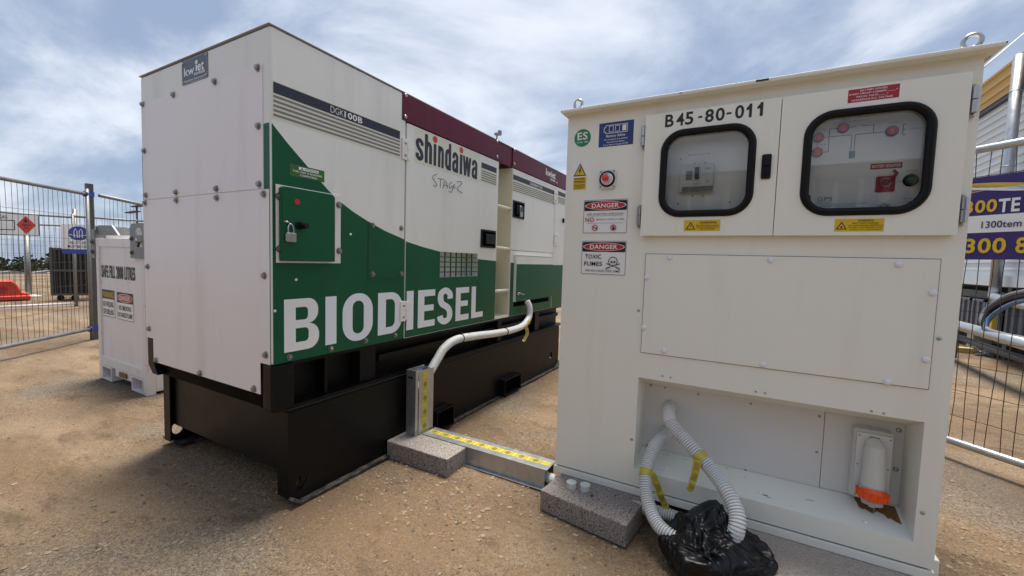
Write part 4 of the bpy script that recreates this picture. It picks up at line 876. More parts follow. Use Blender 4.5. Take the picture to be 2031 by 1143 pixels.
# inside the windows
yi = YC+.035; fi = FE(yi)
inn = MB().box(DX0+.005, DX1-.005, yi, yi+.003, DZ0-.03, DZ1+.0).build('instrument_panel', 'cab_inner', cab)
MB().box(DX0+.002, DX1-.002, YC+.004, yi, DZ1-.006, DZ1-.002).box(DX0+.002, DX0+.005, YC+.004, yi, DZ0, DZ1-.006).box(DX1-.005, DX1-.002, YC+.004, yi, DZ0, DZ1-.006).box(DX0+.002, DX1-.002, YC+.004, yi, DZ0, DZ0+.004).build('instrument_box', 'cab_inner', cab)
u0, u1, v0, v1 = cbox([(1351, 330), (1417, 328.5), (1414, 381.5), (1349, 384)], yi)
br = MB().rect(fi, u0, u1, v0, v1, 0, .025).build('battery_breaker', 'bare_grey', cab, bevel=.002)
W_, H_ = u1-u0, v1-v0
MB().rect(fi, u0+W_*.08, u1, v0, v0+H_*.2, .0255).rect(fi, u0+W_*.18, u0+W_*.38, v0+H_*.44, v0+H_*.78, .0255).build('nameplate', 'ink_grey', br)
MB().rect(fi, u0+W_*.42, u0+W_*.62, v0+H_*.30, v0+H_*.90, .0255, .030).build('toggle_slot', 'pvc', br)
MB().rect(fi, u0+W_*.46, u0+W_*.58, v0+H_*.45, v0+H_*.88, .030, .042).build('toggle', 'black_plastic', br, bevel=.002)
MB().text(fi, 'LS', u0+W_*.84, v0+H_*.38, None, H_*.06, .026, .02).build('lettering', 'ink_black', br)
MB().text(fi, 'Susol', u0+W_*.82, v0+H_*.84, None, H_*.06, .026, 0).build('lettering', 'ink_black', br)
u0, u1, v0, v1 = cbox([(1353, 303), (1425, 300.5), (1425, 309), (1353, 312)], yi)
sign('isolator_label', inn, fi, u0, u1, v0, v1, 0, 'ink_white', [('lettering', 'ink_midgrey', [('t', 'BATTERY ISOLATOR', .48, .5, .62, .36)])], thick=.0006)
fasten('screw', 'pan', .0038, 'bolt', fi, [Ef(*p, yi) for p in ((1378, 324.5), (1398, 323), (1373.5, 389), (1394, 389), (1345, 404.5), (1447, 401.5), (1350, 316))], 0, inn)
# right window: mimic diagram
def lamp(px, py, mat, r=.0135):
    x_, z_ = Ef(px, py, yi-.01); o = MB().cyl(fi.p(x_, z_, 0), fi.p(x_, z_, .006), r*1.25, r*1.2, 20).build('lamp_bezel', 'rubber', inn)
    MB().tube([fi.p(x_, z_, k) for k in (.006, .012, .016, .0175)], r, 18, True, [r, r*.98, r*.7, r*.1]).build('indicator_lamp', mat, o, smooth=True)
for p in ((1673, 253), (1623.7, 272), (1621.4, 301.6), (1770.5, 259)): lamp(*p, 'lamp_red')
lamp(1807.7, 357, 'lamp_green', .0155)
def wires(lines, w):
    m = MB(); k = 0
    for ln in lines:
        q = [Ef(*p, yi) for p in ln]
        for a_, b_ in zip(q[:-1], q[1:]):
            if abs(a_[0]-b_[0]) > abs(a_[1]-b_[1]): z = (a_[1]+b_[1])/2; m.rect(fi, a_[0], b_[0], z-w, z+w, .0006+k*.00003)
            else: x = (a_[0]+b_[0])/2; m.rect(fi, x-w, x+w, a_[1], b_[1], .0006+k*.00003)
            k += 1
    m.build('mimic_lines', 'ink_black', inn)
wires([[(1634, 272.5), (1689, 268), (1688, 299)], [(1633, 302), (1643, 301.5), (1645, 256), (1664, 255)], [(1683, 252.5), (1697, 252)], [(1708, 250), (1733, 248), (1732.5, 263)], [(1759, 261.5), (1696, 267.5), (1694, 298)], [(1797, 247), (1791, 247), (1790.5, 268), (1797, 267.5)], [(1791, 257), (1797, 257)]], .0009)
x_, z_ = Ef(1689.5, 307, yi); MB().rect(fi, x_-.008, x_, z_-.012, z_+.012, .0008).build('battery_symbol', 'ink_sky', inn); MB().rect(fi, x_, x_+.008, z_-.012, z_+.012, .0008).build('battery_symbol', 'ink_green', inn)
for t_, px, py, w_ in (('GRID', 1677, 238, .022), ('GENERATOR', 1677, 242.5, .034), ('MAIN ISOLATOR', 1707, 239, .040), ('INVERTER', 1773, 243, .024), ('EQUIPMENT', 1817, 255, .032), ('GRID TO LOAD', 1628, 258, .03), ('GEN TO LOAD', 1629, 287, .03), ('SYSTEM', 1808, 339, .028), ('ON', 1808, 345, .009), ('SERVICE', 1803, 394, .028), ('PORT', 1803, 400, .018), ('TEST', 1786, 360, .014)):
    x_, z_ = Ef(px, py, yi); MB().text(fi, t_, x_, z_, w_, .0048, .0006, .005).build('panel_lettering', 'ink_midgrey', inn)
u0, u1, v0, v1 = cbox([(1727, 325.5), (1790, 321.5), (1789.5, 333), (1726, 337)], yi)
sign('isolator_label', inn, fi, u0, u1, v0, v1, 0, 'ink_crimson', [('lettering', 'ink_white', [('t', 'BATTERY ISOLATOR', .5, .5, .9, .5, .02)])], thick=.0006)
u0, u1, v0, v1 = cbox([(1737, 350), (1775, 350), (1774, 381), (1736, 381)], yi)
iso = MB().prism(fi, rr(u0, u1, v0, v1, .004, 3), 0, .006).build('rotary_isolator', 'ink_crimson', inn, bevel=.001)
xm, zm = (u0+u1)/2, (v0+v1)/2; MB().ring(fi.p(xm, zm+.004, .008), (0, -1, 0), .013, .0025).build('isolator_ring', 'stainless', iso, smooth=True)
MB().tube([fi.p(xm-.014, zm, .014), fi.p(xm+.012, zm+.012, .018), fi.p(xm+.024, zm+.03, .018), fi.p(xm+.014, zm+.04, .018)], .005, 8).build('isolator_handle', 'ink_crimson', iso, bevel=.001)
u0, u1, v0, v1 = cbox([(1603, 388), (1742, 384), (1738, 413.5), (1600, 413.5)], yi)
u0 += .022
sign('instruction_sheet', inn, fi, u0, u1, v0, v1, .0004, 'ink_decal', [('lettering', 'ink_green', [('t', 'GPS', .16, .72, .25, .28, 0)]), ('lettering', 'ink_black', [('t', 'System reset instructions', .13, .46, .22, .07, .01), ('t', '1.  Check AC and generator supply before isolating', .43, .32, .8, .07), ('t', '2.  Isolate battery then wait ten minutes', .34, .17, .62, .07)])], thick=.0004)
x_, z_ = Ef(1754, 414, yi-.01); MB().ring(fi.p(x_, z_, .004), (0, -1, 0), .015, .004).build('service_port', 'stainless', inn, smooth=True)
x_, z_ = Ef(1610, 398, yi); MB().rect(fi, x_-.022, x_-.004, z_-.016, z_+.018, .0008).build('blue_label', 'ink_sky', inn)

# ================================================================== CONCRETE BLOCKS
def block(name, corners_px, h, mat, label, rz=0, d=.245, drip=False):
    a = Vector(G(*corners_px[0])); b_ = Vector(G(*corners_px[1])); u = (b_-a); L_ = u.length; u.normalize(); v = Vector((-u.y, u.x))
    fr = Fr((a.x, a.y, 0), (u.x, u.y, 0), (v.x, v.y, 0), (0, 0, 1)); m = MB(); m.prism(fr, [(0, 0), (L_, 0), (L_, d), (0, d)], -.004, h)
    o = m.build(name, mat, bevel=.006, seg=2); tag(o, label, 'block'); return o, fr, L_
block1, f1, L1 = block('concrete_block', [(766.5, 907), (886, 948)], .092, 'concrete', 'grey brown concrete block at the foot of the upright metal channel', d=.232)
block2, f2, L2 = block('concrete_block', [(1070, 1010), (1240, 1087)], .0875, 'concrete', 'grey brown concrete block with two round pipe caps on top', d=.262)
pb = MB().box(1.62, 2.16, .44, .93, -.004, .0865).build('concrete_paver', 'paver', bevel=.005); tag(pb, 'pale pebbled concrete paver under the battery cabinet beside the black bag', 'paver')
for i, (px, py, lab) in enumerate(((1133, 961, 'round pale plastic pipe cap on concrete block, farther from the dark nut'), (1160, 966, 'round pale plastic pipe cap on concrete block, next to the dark nut'))):
    x_, y_ = G(px, py+6, .0875); t = thing('plastic_stopper', (x_, y_, .0875), lab, 'cap', 'pipe caps on the concrete block')
    MB().tube([(x_, y_, .0875), (x_, y_, .106), (x_, y_, .1075)], .02, 26, True, [.0205, .0205, .0195]).build('cap_skirt', 'pvc', t)
    MB().tube([(x_, y_, .1077), (x_, y_, .112), (x_, y_, .1135)], .02, 26, True, [.0218, .0218, .0205]).box(x_-.008, x_+.008, y_-.001, y_+.001, .1132, .1140).build('cap_top', 'pvc', t)
x_, y_ = G(1174, 984, .0875); t = MB().cyl((x_, y_, .0875), (x_, y_, .098), .008, .0075, 6).cyl((x_-.005, y_-.007, .094), (x_+.001, y_-.001, .103), .004, .0035, 8).build('nut', 'bolt', bevel=.0008); tag(t, 'small dark steel nut lying on the concrete block by the caps', 'nut')

# ================================================================== CABLE CHANNELS AND CONDUITS
ch = thing('cable_channel', (.08, .79, .0905), 'upright galvanised metal channel with yellow caution tape standing on concrete block', 'channel')
cy0, cy1 = .722, .862; zc1 = .452
MB().box(.035, .038, cy0, cy1, .0925, zc1).build('web', 'galv', ch)
MB().box(.0382, .098, cy0, cy0+.003, .0925, zc1).build('flange', 'galv', ch, bevel=.0008)
MB().box(.0382, .098, cy1-.003, cy1, .0925, zc1-.01).build('flange', 'galv', ch, bevel=.0008)
MB().box(.098, .101, cy0, cy0+.020, .0925, zc1).build('lip', 'galv', ch); MB().box(.098, .101, cy1-.020, cy1, .0925, zc1-.01).build('lip', 'galv', ch)
lid = MB().box(.1012, .1042, cy0+.024, cy1+.004, .0925, zc1-.006).build('lid', 'galv', ch, bevel=.0008)
fasten('hole', 'pan', .007, 'void', FE(cy0), [(.055, zc1-.04), (.072, zc1-.04)], -.0005, ch)
def tape_on(parent, fr, u0, u1, v0, v1, n, vertical):
    o = MB().rect(fr, u0, u1, v0, v1, n).build('caution_tape', 'tape', parent); m = MB(); ln = (v1-v0) if vertical else (u1-u0); k = 0; p = .012; w_ = (u1-u0) if vertical else (v1-v0)
    while p < ln-.05:
        for r_ in range(5):
            o_ = (r_-2)*w_*.15; L_ = (.018, .034, .026, .036, .022)[r_]
            if vertical: m.rect(fr, (u0+u1)/2+o_-w_*.032, (u0+u1)/2+o_+w_*.032, v0+p+(.04-L_)/2, v0+p+(.04+L_)/2, n+.0005)
            else: m.rect(fr, u0+p+(.04-L_)/2, u0+p+(.04+L_)/2, (v0+v1)/2+o_-w_*.032, (v0+v1)/2+o_+w_*.032, n+.0005)
        for e_ in (p-.006, p+.046):
            if vertical: m.rect(fr, u0, u1, v0+e_, v0+e_+.0016, n+.0007)
            else: m.rect(fr, u0+e_, u0+e_+.0016, v0, v1, n+.0007)
        p += .078
    m.build('tape_print', 'ink_black', o)['kind'] = 'stuff'
tape_on(lid, FS(.1042), cy0+.052, cy1-.048, .10, zc1-.01, .0006, True)
hc = thing('cable_channel', (.5, .82, .0), 'galvanised metal channel with yellow caution tape lying on the sand', 'channel')
hx0, hx1, hy0, hy1 = .112, .852, .768, .872
MB().box(hx0, hx1, hy0-.02, hy1, .003, .006).build('base_plate', 'galv', hc, bevel=.0008)
MB().box(hx0, hx1, hy0, hy0+.003, .0062, .094).build('flange', 'galv', hc, bevel=.0008); MB().box(hx0, hx1, hy1-.003, hy1, .0062, .094).build('flange', 'galv', hc, bevel=.0008)
lid = MB().box(hx0+.002, hx1+.012, hy0-.003, hy1+.003, .0942, .0972).build('lid', 'galv', hc, bevel=.0008)
tape_on(lid, FT(.0972), hx0+.01, hx1+.004, hy0+.034, hy1-.028, .0006, False)
# conduit from the generator
def P3(px, py, x): p = hit(px, py, 0, x); return (p.x, p.y, p.z)
ct = thing('conduit', P3(850, 742, .07), 'grey flexible conduit running from the generator slot down into the upright channel', 'conduit')
pth = [(.068, .778, .33), P3(850, 742, .068)]+[P3(*p) for p in ((866, 715, .068), (882, 690, .065), (905, 674, .062), (940, 667, .06), (985, 661, .06), (1018, 654, .06), (1038, 645, .058), (1049, 629, .056), (1050, 610, .05), (1045, 597, .03))]
corrugated(MB(), pth, .0255, .0115, .0065, [(.33, 1.0)]).build('hose', 'conduit', ct, smooth=True)
for px, py, lab in ((914, 671, 'black cable tie round the conduit under the letters SEL of BIODIESEL'), (1002, 658, 'black cable tie round the conduit below the generator ladder')):
    c_ = Vector(P3(px, py, .061)); d_ = Vector(P3(px+8, py-1.2, .061))-Vector(P3(px-8, py+1.2, .061)); o = MB().ring(c_, d_, .0275, .0030, 24, 6).box(c_.x-.005, c_.x+.006, c_.y-.005, c_.y+.005, .0+c_.z+.026, c_.z+.040).build('cable_tie', 'rubber', smooth=True); tag(o, lab, 'cable tie')
def tape_tail(name, label, c_, axis_, r, tail, w_, text=True):
    t = thing(name, c_, label, 'caution tape', 'yellow caution tapes tied on the conduits')
    axis_ = Vector(axis_).normalized(); MB().tube([Vector(c_)-axis_*w_*.5, Vector(c_)+axis_*w_*.5], r, 20, False).build('tape_wrap', 'tape', t, smooth=True)
    q = resample(bez(tail, 8), .006); m = MB(); tx = MB(); n = len(q); b = 0; view = (CAM-Vector(c_)).normalized()
    for i, p in enumerate(q):
        tg = (q[min(i+1, n-1)]-q[max(i-1, 0)]).normalized(); s_ = tg.cross(view).normalized(); ww = w_*.5*(1-.25*(i/n)); fold = view*(.004*math.sin(i*.9))
        if i == n-1: ww *= .2
        m.v += [p-s_*ww+fold, p-view*.003*math.cos(i*.6), p+s_*ww-fold]
        if i: a_ = 3*(i-1); m.f += [(a_, a_+1, a_+4, a_+3), (a_+1, a_+2, a_+5, a_+4)]
        if text and 1 < i < n-3 and i % 7 not in (0, 1):
            for k in (-.55, -.2, .15, .5): tx.cyl(p+s_*ww*k+view*.0032-tg*.002, p+s_*ww*k+view*.0032+tg*.002, .0008, seg=4)
    tl = m.build('tape_tail', 'tape', t, smooth=True)
    if tx.v: tx.build('tape_print', 'ink_black', tl)['kind'] = 'stuff'
p_ = lambda px, py, x: Vector(P3(px, py, x))
tape_tail('caution_tape', 'short yellow caution tape tied to conduit under the generator cable slot', p_(1044, 640, .059), p_(1050, 630, .057)-p_(1037, 646, .058), .0275, [p_(1043, 648, .095), p_(1046, 660, .09), p_(1041, 672, .088), p_(1037, 677, .09)], .03, False)
# conduits of the cabinet
def Y3(px, py, y): p = hit(px, py, 1, y); return (p.x, p.y, p.z)
ft = Y3(1329, 809, ybk-.01)
c1 = thing('conduit', ft, 'grey corrugated conduit looping from the upper round gland into the black bag', 'conduit')
gx, gz = ft[0], ft[2]
MB().cyl((gx, ybk-.001, gz), (gx, ybk-.022, gz), .030, .029, 24).build('gland', 'pvc', c1, bevel=.001)
pth1 = [(gx, ybk-.015, gz), (gx+.001, ybk-.055, gz-.004), Y3(1333, 842, ybk-.10), Y3(1372, 888, ybk-.16), Y3(1413, 935, YC-.05), Y3(1444, 978, YC-.12), Y3(1461, 1018, YC-.17), Y3(1461, 1050, YC-.20), Y3(1448, 1080, YC-.20)]
corrugated(MB(), pth1, .0268, .0096, .0075, [(0, .15)]).build('hose', 'conduit', c1)
ft2 = Y3(1322, 858, ybk-.01); gx, gz = ft2[0], ft2[2]
c2 = thing('conduit', ft2, 'grey corrugated conduit looping from the lower gland beside the concrete block into the bag', 'conduit')
MB().cyl((gx, ybk-.001, gz), (gx, ybk-.022, gz), .030, .029, 24).build('gland', 'pvc', c2, bevel=.001)
pth2 = [(gx, ybk-.015, gz), (gx-.003, ybk-.05, gz-.004), Y3(1297, 888, ybk-.13), Y3(1282, 935, YC-.05), Y3(1284, 990, YC-.12), Y3(1302, 1036, YC-.18), Y3(1330, 1062, YC-.21), Y3(1365, 1080, YC-.21), Y3(1400, 1090, YC-.2)]
corrugated(MB(), pth2, .0250, .0090, .0070, [(0, .10)]).build('hose', 'conduit', c2)
c3 = thing('conduit', (1.3, .72, .0), 'grey corrugated conduit lying along the cabinet plinth behind the concrete block', 'conduit')
pth3 = [(.80, .815, .045), (.95, .83, .03), Y3(1290, 1010, YC-.035), Y3(1340, 1028, YC-.05), Y3(1390, 1043, YC-.07), Y3(1430, 1060, YC-.1)]
pth3 = [(.80, .815, .045), (.89, .80, .04), (1.02, .755, .04), Y3(1300, 1014, YC-.05), Y3(1345, 1028, YC-.055), Y3(1395, 1046, YC-.07), Y3(1430, 1060, YC-.1)]
corrugated(MB(), pth3, .0240, .0090, .0070).build('hose', 'conduit', c3)
def path_at(pth, px, py):
    q = bez(pth); best = None
    for i, p in enumerate(q):
        d_ = p-CAM; z = d_.dot(FW); u_ = IW/2+F_PX*d_.dot(RT)/z; v_ = IH/2-F_PX*d_.dot(UP)/z; e_ = (u_-px)**2+(v_-py)**2
        if best is None or e_ < best[0]: best = (e_, i)
    i = best[1]; return q[i], (q[min(i+1, len(q)-1)]-q[max(i-1, 0)]).normalized(), (q[i]-CAM).dot(FW)
for pth_, rad, (px, py), tail_px, lab in ((pth1, .0275, (1390, 908), [(1383, 912), (1380, 932), (1374, 955), (1367, 976)], 'yellow caution tape wrapped on the conduit from the upper gland with tail hanging'), (pth2, .0258, (1283, 938), [(1291, 938), (1303, 962), (1312, 988), (1324, 1010)], 'yellow caution tape wrapped on the conduit beside the concrete block with tail hanging')):
    c_, ax_, dp_ = path_at(pth_, px, py)
    tape_tail('caution_tape', lab, c_, ax_, rad, [CAM+(RT*((a_-IW/2)/F_PX)-UP*((b_-IH/2)/F_PX)+FW)*(dp_-.032) for a_, b_ in tail_px], .03)
# dry leaf
lf = MB(); c_ = Vector(Y3(1325, 1040, YC-.09)); rs = random.Random(9)
x_, y_ = G(1322, 1050, .02)
for k in range(5):
    a_ = rs.uniform(0, 6.28); L_ = rs.uniform(.02, .04); d_ = Vector((math.cos(a_), math.sin(a_), rs.uniform(-.1, .5))); s_ = d_.cross(Vector((0, 0, 1))).normalized()*L_*.4; o_ = Vector((x_, y_, .025))
    lf.add([o_, o_+d_*L_*.5+s_+Vector((0, 0, .008)), o_+d_*L_, o_+d_*L_*.5-s_+Vector((0, 0, -.004))], [(0, 1, 2), (0, 2, 3)])
lf = lf.build('dry_leaf', 'leaf'); tag(lf, 'crumpled brown dry leaf between the conduits by the concrete block', 'leaf')
# black bag
def bag():
    import bmesh
    rs = random.Random(5); bm = bmesh.new(); bmesh.ops.create_icosphere(bm, subdivisions=7, radius=1)
    bx_, by_ = G(1405, 1130); folds = []
    for i in range(22):
        n_ = Vector((rs.gauss(0, 1), rs.gauss(0, 1), rs.gauss(0, .55))).normalized(); f_ = rs.choice((.8, 1.1, 1.5, 2.1, 2.9, 4.0, 5.2)); folds.append((n_, f_, rs.random(), .032/f_**.75))
    tri = lambda t: abs((t % 1.0)-.5)*4-1
    for v in bm.verts:
        d = v.co.normalized(); wv_ = Vector((noise.noise(d*1.6), noise.noise(d*1.6+Vector((5, 0, 0))), noise.noise(d*1.6+Vector((0, 5, 0)))))*.28; p = d+wv_
        s_ = 1+sum(a_*tri(f_*p.dot(n_)+ph) for n_, f_, ph, a_ in folds)+.10*noise.noise(d*1.2+Vector((9, 1, 3)))
        up_ = max(0, d.z); q = Vector((d.x*.16, d.y*.155, 0))*s_*(1-.10*up_)
        zt = .070+.085*math.exp(-((d.x-.12)**2/.22+(d.y-.25)**2/.3))+.02*math.exp(-((d.x+.6)**2/.1))
        q.z = (.075+zt*(up_**.6)*1.0)*s_ if d.z > 0 else .075*(1+d.z*1.35)*s_
        if d.x > .6: q.x += .06*(d.x-.6); q.z += .05*(d.x-.6)*(1 if d.z > -.2 else 0)
        q.z = max(q.z, .0008)
        v.co = q
    me = bpy.data.meshes.new('plastic_bag'); bm.to_mesh(me); bm.free(); me.materials.append(MATS['bag'])
    me.polygons.foreach_set('use_smooth', [True]*len(me.polygons))
    o = bpy.data.objects.new('plastic_bag', me); COL.objects.link(o); place(o, (bx_, by_, 0), None)
    tag(o, 'crumpled black plastic bag holding the ends of the corrugated conduits', 'bag')
bag()

# ================================================================== FUEL CUBE
fy = .36; fx0, fx1 = Ef(197, 740, fy)[0], Ef(292, 790, fy)[0]; ft_ = FE(fy)
fx0 = (fx0+Ef(190, 480, fy)[0])/2; ztop = Ef(235, 472, fy)[1]; fd_ = 1.15
fuel = thing('fuel_cube', ((fx0+fx1)/2, fy+fd_/2, 0), 'white steel fuel tank lettered SAFE FILL 2000 LITRES with galvanised lifting lugs', 'tank')
MB().box(fx0+.03, fx1-.03, fy+.012, fy+fd_-.012, .11, ztop-.012).build('tank_body', 'white_paint', fuel)
for xx in (fx0, fx1-.055):
    for yy in (fy, fy+fd_-.055): MB().box(xx, xx+.055, yy, yy+.055, .0, ztop).build('corner_post', 'white_edge', fuel, bevel=.004)
MB().box(fx0+.0555, fx1-.0555, fy+.002, fy+.04, ztop-.07, ztop-.002).build('top_rail', 'white_paint', fuel, bevel=.004)
MB().box(fx1-.05, fx1-.002, fy+.0555, fy+fd_-.0555, .02, ztop-.002).build('side_panel', 'white_paint', fuel, bevel=.004)
MB().box(fx0+.002, fx0+.04, fy+.0555, fy+fd_-.0555, .02, ztop-.002).build('side_panel', 'white_paint', fuel, bevel=.004)
MB().box(fx0+.0555, fx1-.0555, fy+.001, fy+.035, .118, .19).build('bottom_rail', 'white_edge', fuel, bevel=.004)
MB().box(fx0+.30, fx1-.27, fy+.003, fy+.03, .06, .117).build('centre_rail', 'white_edge', fuel, bevel=.003)
MB().rect(ft_, fx0+.40, fx1-.33, .075, .112, 0, .008).build('rating_plate', 'leaf', fuel, bevel=.002)
for a_, b_ in ((fx0+.056, fx0+.24), (fx1-.25, fx1-.056)):
    m = MB(); m.fill(ft_, [[(a_, .005), (b_, .005), (b_, .117), (a_, .117)], [(a_+.012, .017), (b_-.012, .017), (b_-.012, .105), (a_+.012, .105)]], -.5, .002); o = m.build('fork_pocket', 'white_edge', fuel)
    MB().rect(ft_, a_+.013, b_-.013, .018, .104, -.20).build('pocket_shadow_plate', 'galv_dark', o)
MB().box(fx0+.01, fx1-.01, fy+.06, fy+fd_-.02, ztop-.002, ztop+.02).build('lid', 'white_paint', fuel, bevel=.004)
# lugs
def lug(px0, px1, py0, py1):
    a_, b_ = Ef(px0, 480, fy-.01)[0], Ef(px1, 480, fy-.01)[0]; z0, z1 = Ef((px0+px1)/2, py1, fy-.01)[1], Ef((px0+px1)/2, py0, fy-.01)[1]
    m = MB(); w_ = b_-a_
    m.fill(ft_, [[(a_, z0), (b_, z0), (b_, z1), (a_+w_*.12, z1), (a_, z1-.03)], ell(a_+w_*.58, z1-.085, w_*.24, .052, 18), [(a_+w_*.42, z0+.08), (a_+w_*.78, z0+.08), (a_+w_*.78, z0+.165), (a_+w_*.42, z0+.165)]], .002, .012)
    o = m.build('lifting_lug', 'galv_dull', fuel, bevel=.002); fasten('bolt', 'hex', .012, 'galv_dark', ft_, [(a_+w_*.14, z0+.04), (a_+w_*.14, z0+.14)], .012, o)
lug(258.5, 289, 443, 513)
a_, b_ = Ef(178, 480, fy)[0], Ef(193, 480, fy)[0]; z0, z1 = Ef(185, 512, fy)[1], Ef(185, 448, fy)[1]
o = MB().box(fx0-.06, fx0-.002, fy-.006, fy+.006, z0, z1-.03).build('lifting_lug', 'galv_dull', fuel, bevel=.002)
MB().box(fx0-.012, fx0-.002, fy+.006, fy+.35, z0, z1).build('lug_plate', 'galv_dull', o, bevel=.002)
MB().prism(FE(fy+.006), [(fx0-.05, z1-.03), (fx0+.02, z1+.005), (fx0+.28, z1-.0), (fx0+.40, z1-.075), (fx0+.02, z1-.075)], -.02, -.008).build('lug_gusset', 'galv_dull', o)
fasten('bolt', 'hex', .014, 'galv_dark', ft_, [(fx0-.03, z0+.05), (fx0-.03, z0+.13)], .006, o)
# lettering and small signs
u0, u1, v0, v1 = cbox([(197, 524), (268.5, 532), (268.5, 557), (197, 550)], fy+.012)
ffb = FE(fy+.012); u0 = max(u0, fx0+.066)
body = 'SAFE FILL 2000 LITRES'
tm = MB()
for k in (-1, 0, 1): tm.text(ffb, body, (u0+u1)/2+k*.0032, (v0+v1)/2, u1-u0-.006, v1-v0, .001+(k+1)*.0003, .02)
tm.build('lettering', 'ink_black', fuel)
u0, u1, v0, v1 = cbox([(203, 573), (228, 577), (229, 631.5), (205, 626)], fy+.012)
sign('warning_sign', fuel, ffb, u0, u1, v0, v1, .0005, 'ink_white', [('border', 'ink_black', [('frame', .02, .006), ('r', .02, .98, .66, .985)]), ('lettering', 'ink_yellow', [('t', 'WARNING', .5, .82, .86, .22, .012)]), ('lettering', 'ink_black', [('t', 'NO WELDING', .5, .47, .82, .20, .012), ('t', 'OR DRILLING', .5, .19, .82, .20, .012)])], thick=.002)
u0, u1, v0, v1 = cbox([(232, 579), (265, 583), (266.5, 640), (234, 633)], fy+.012)
sign('danger_sign', fuel, ffb, u0, u1, v0, v1, .0005, 'ink_white', [('border', 'ink_black', [('frame', .016, .006), ('r', .02, .98, .62, .985)]), ('oval', 'ink_white', [('e', .5, .80, .45, .15)]), ('oval', 'ink_red', [('e', .5, .80, .43, .135)]), ('lettering', 'ink_white', [('t', 'DANGER', .5, .80, .62, .16, .015)]), ('lettering', 'ink_black', [('t', 'NO SMOKING', .5, .44, .74, .17, .012), ('t', 'NO NAKED FLAME', .5, .19, .86, .17, .012)])], thick=.002)

# ================================================================== TEMPORARY FENCES
def fence(p0, p1, z0, z1, label, group, gap=.055, horiz=8, tube_r=.019, seed=1, mat='galv_dull', top_mat=None, bot_mat=None, post=True):
    rnd = random.Random(seed); a = Vector((p0[0], p0[1], 0)); b = Vector((p1[0], p1[1], 0)); d = b-a; L_ = d.length; d.normalize(); nrm = Vector((-d.y, d.x, 0)); P = lambda t, z: a+d*t+Vector((0, 0, z))
    t_ = thing('mesh_fence', P(L_/2, z0), label, 'fence', group)
    MB().cyl(P(0, z1), P(L_, z1), tube_r, seg=10).build('top_rail', top_mat or mat, t_, smooth=True)
    MB().cyl(P(0, z0), P(L_, z0), tube_r, seg=10).build('bottom_rail', bot_mat or mat, t_, smooth=True)
    if post:
        for t in (0, L_): MB().cyl(P(t, z0-.12), P(t, z1+.06), tube_r, seg=10).build('upright', mat, t_, smooth=True)
    m = MB(); n = int(L_/gap)
    for i in range(1, n):
        t = L_*i/n; ph = rnd.random()*6; am = rnd.uniform(.001, .008)
        m.tube([P(t+am*math.sin(ph+k*1.7), z0+(z1-z0)*k/7)+nrm*(.004*math.sin(ph*2+k)) for k in range(8)], .0021, 4, False)
    for k in range(1, horiz):
        z = z0+(z1-z0)*k/horiz; m.tube([P(L_*j/4, z+rnd.uniform(-.003, .003)) for j in range(5)], .0021, 4, False)
    m.build('wire_mesh', 'wire', t_); return t_, P, d, nrm
FG = 'temporary mesh fence panels'
# front left panel, receding from the left edge of the view to the dark post
gA = G(187, 672); pA = Vector((gA[0], gA[1]))
zA1 = 0
def at_depth(px, py, d):
    return CAM+(RT*((px-IW/2)/F_PX)-UP*((py-IH/2)/F_PX)+FW)*d
dA = (Vector((pA.x, pA.y, 0))-CAM).dot(FW)
ztA = at_depth(160, 388, dA).z; zbA = at_depth(185, 651, dA).z
qL = hit(0, 690, 2, zbA); dirA = (Vector((qL.x, qL.y))-pA).normalized(); pL = pA+dirA*2.3
fence(pL, pA-dirA*-.03, zbA, ztA, 'near mesh fence panel joined to the dark square post left of the fuel tank', FG, seed=2, horiz=6)
ps = MB().box(pA.x-.03, pA.x+.03, pA.y-.03, pA.y+.03, -.02, at_depth(158, 367, dA).z).build('fence_post', 'galv_dark', bevel=.004); tag(ps, 'dark square steel fence post beside the white fuel tank', 'post')
for zz_, l_ in ((zbA, 'blue cable tie at the foot of the dark fence post'), (ztA, 'blue cable tie near the top of the dark fence post')):
    o = MB().ring((pA.x+dirA.x*.06, pA.y+dirA.y*.06, zz_), (dirA.x, dirA.y, 0), .026, .008, 16, 6).box(pA.x-.034, pA.x+.034, pA.y-.034, pA.y+.034, zz_-.025, zz_+.03).build('blue_tie', 'ink_sky'); tag(o, l_, 'cable tie')
# panel right of the post, behind the fuel cube
d2 = Vector((math.sin(R(18)), math.cos(R(18)))); pB = pA+Vector((.05, .05)); qB = hit(283, 399, 2, ztA)
dirB = (Vector((qB.x, qB.y))-pB).normalized() if (qB-CAM).dot(FW) > 0 else d2
pc_ = at_depth(290, 399.5, dA+.9); dirB = (Vector((pc_.x, pc_.y))-pB).normalized()
fence(pB+dirB*.05, pB+dirB*2.35, zbA, ztA, 'mesh fence panel behind the white fuel tank', FG, gap=.085, horiz=6, seed=3, post=False)
# fence farther back
h1 = 1.62
def back_fence(pxs, dep, label, seed, bot=None, z_h=h1):
    (xa, ta, ba), (xb, tb, bb) = pxs
    A0, A1 = at_depth(xa, ba, dep[0]), at_depth(xb, bb, dep[1]); zt = (at_depth(xa, ta, dep[0]).z+at_depth(xb, tb, dep[1]).z)/2; zb = (A0.z+A1.z)/2
    return fence((A0.x, A0.y), (A1.x, A1.y), zb, zt, label, FG, gap=.075, horiz=7, seed=seed, bot_mat=bot)
bf = back_fence([(-40, 420.5, 613), (150, 431, 600)], (7.0, 7.95), 'farther mesh fence panel with a pale bottom rail behind the hazard diamond sign', 4, 'white_paint')
bf2 = back_fence([(152, 431, 600), (300, 440, 588)], (8.0, 8.75), 'farther mesh fence panel standing behind the fuel tank', 5)
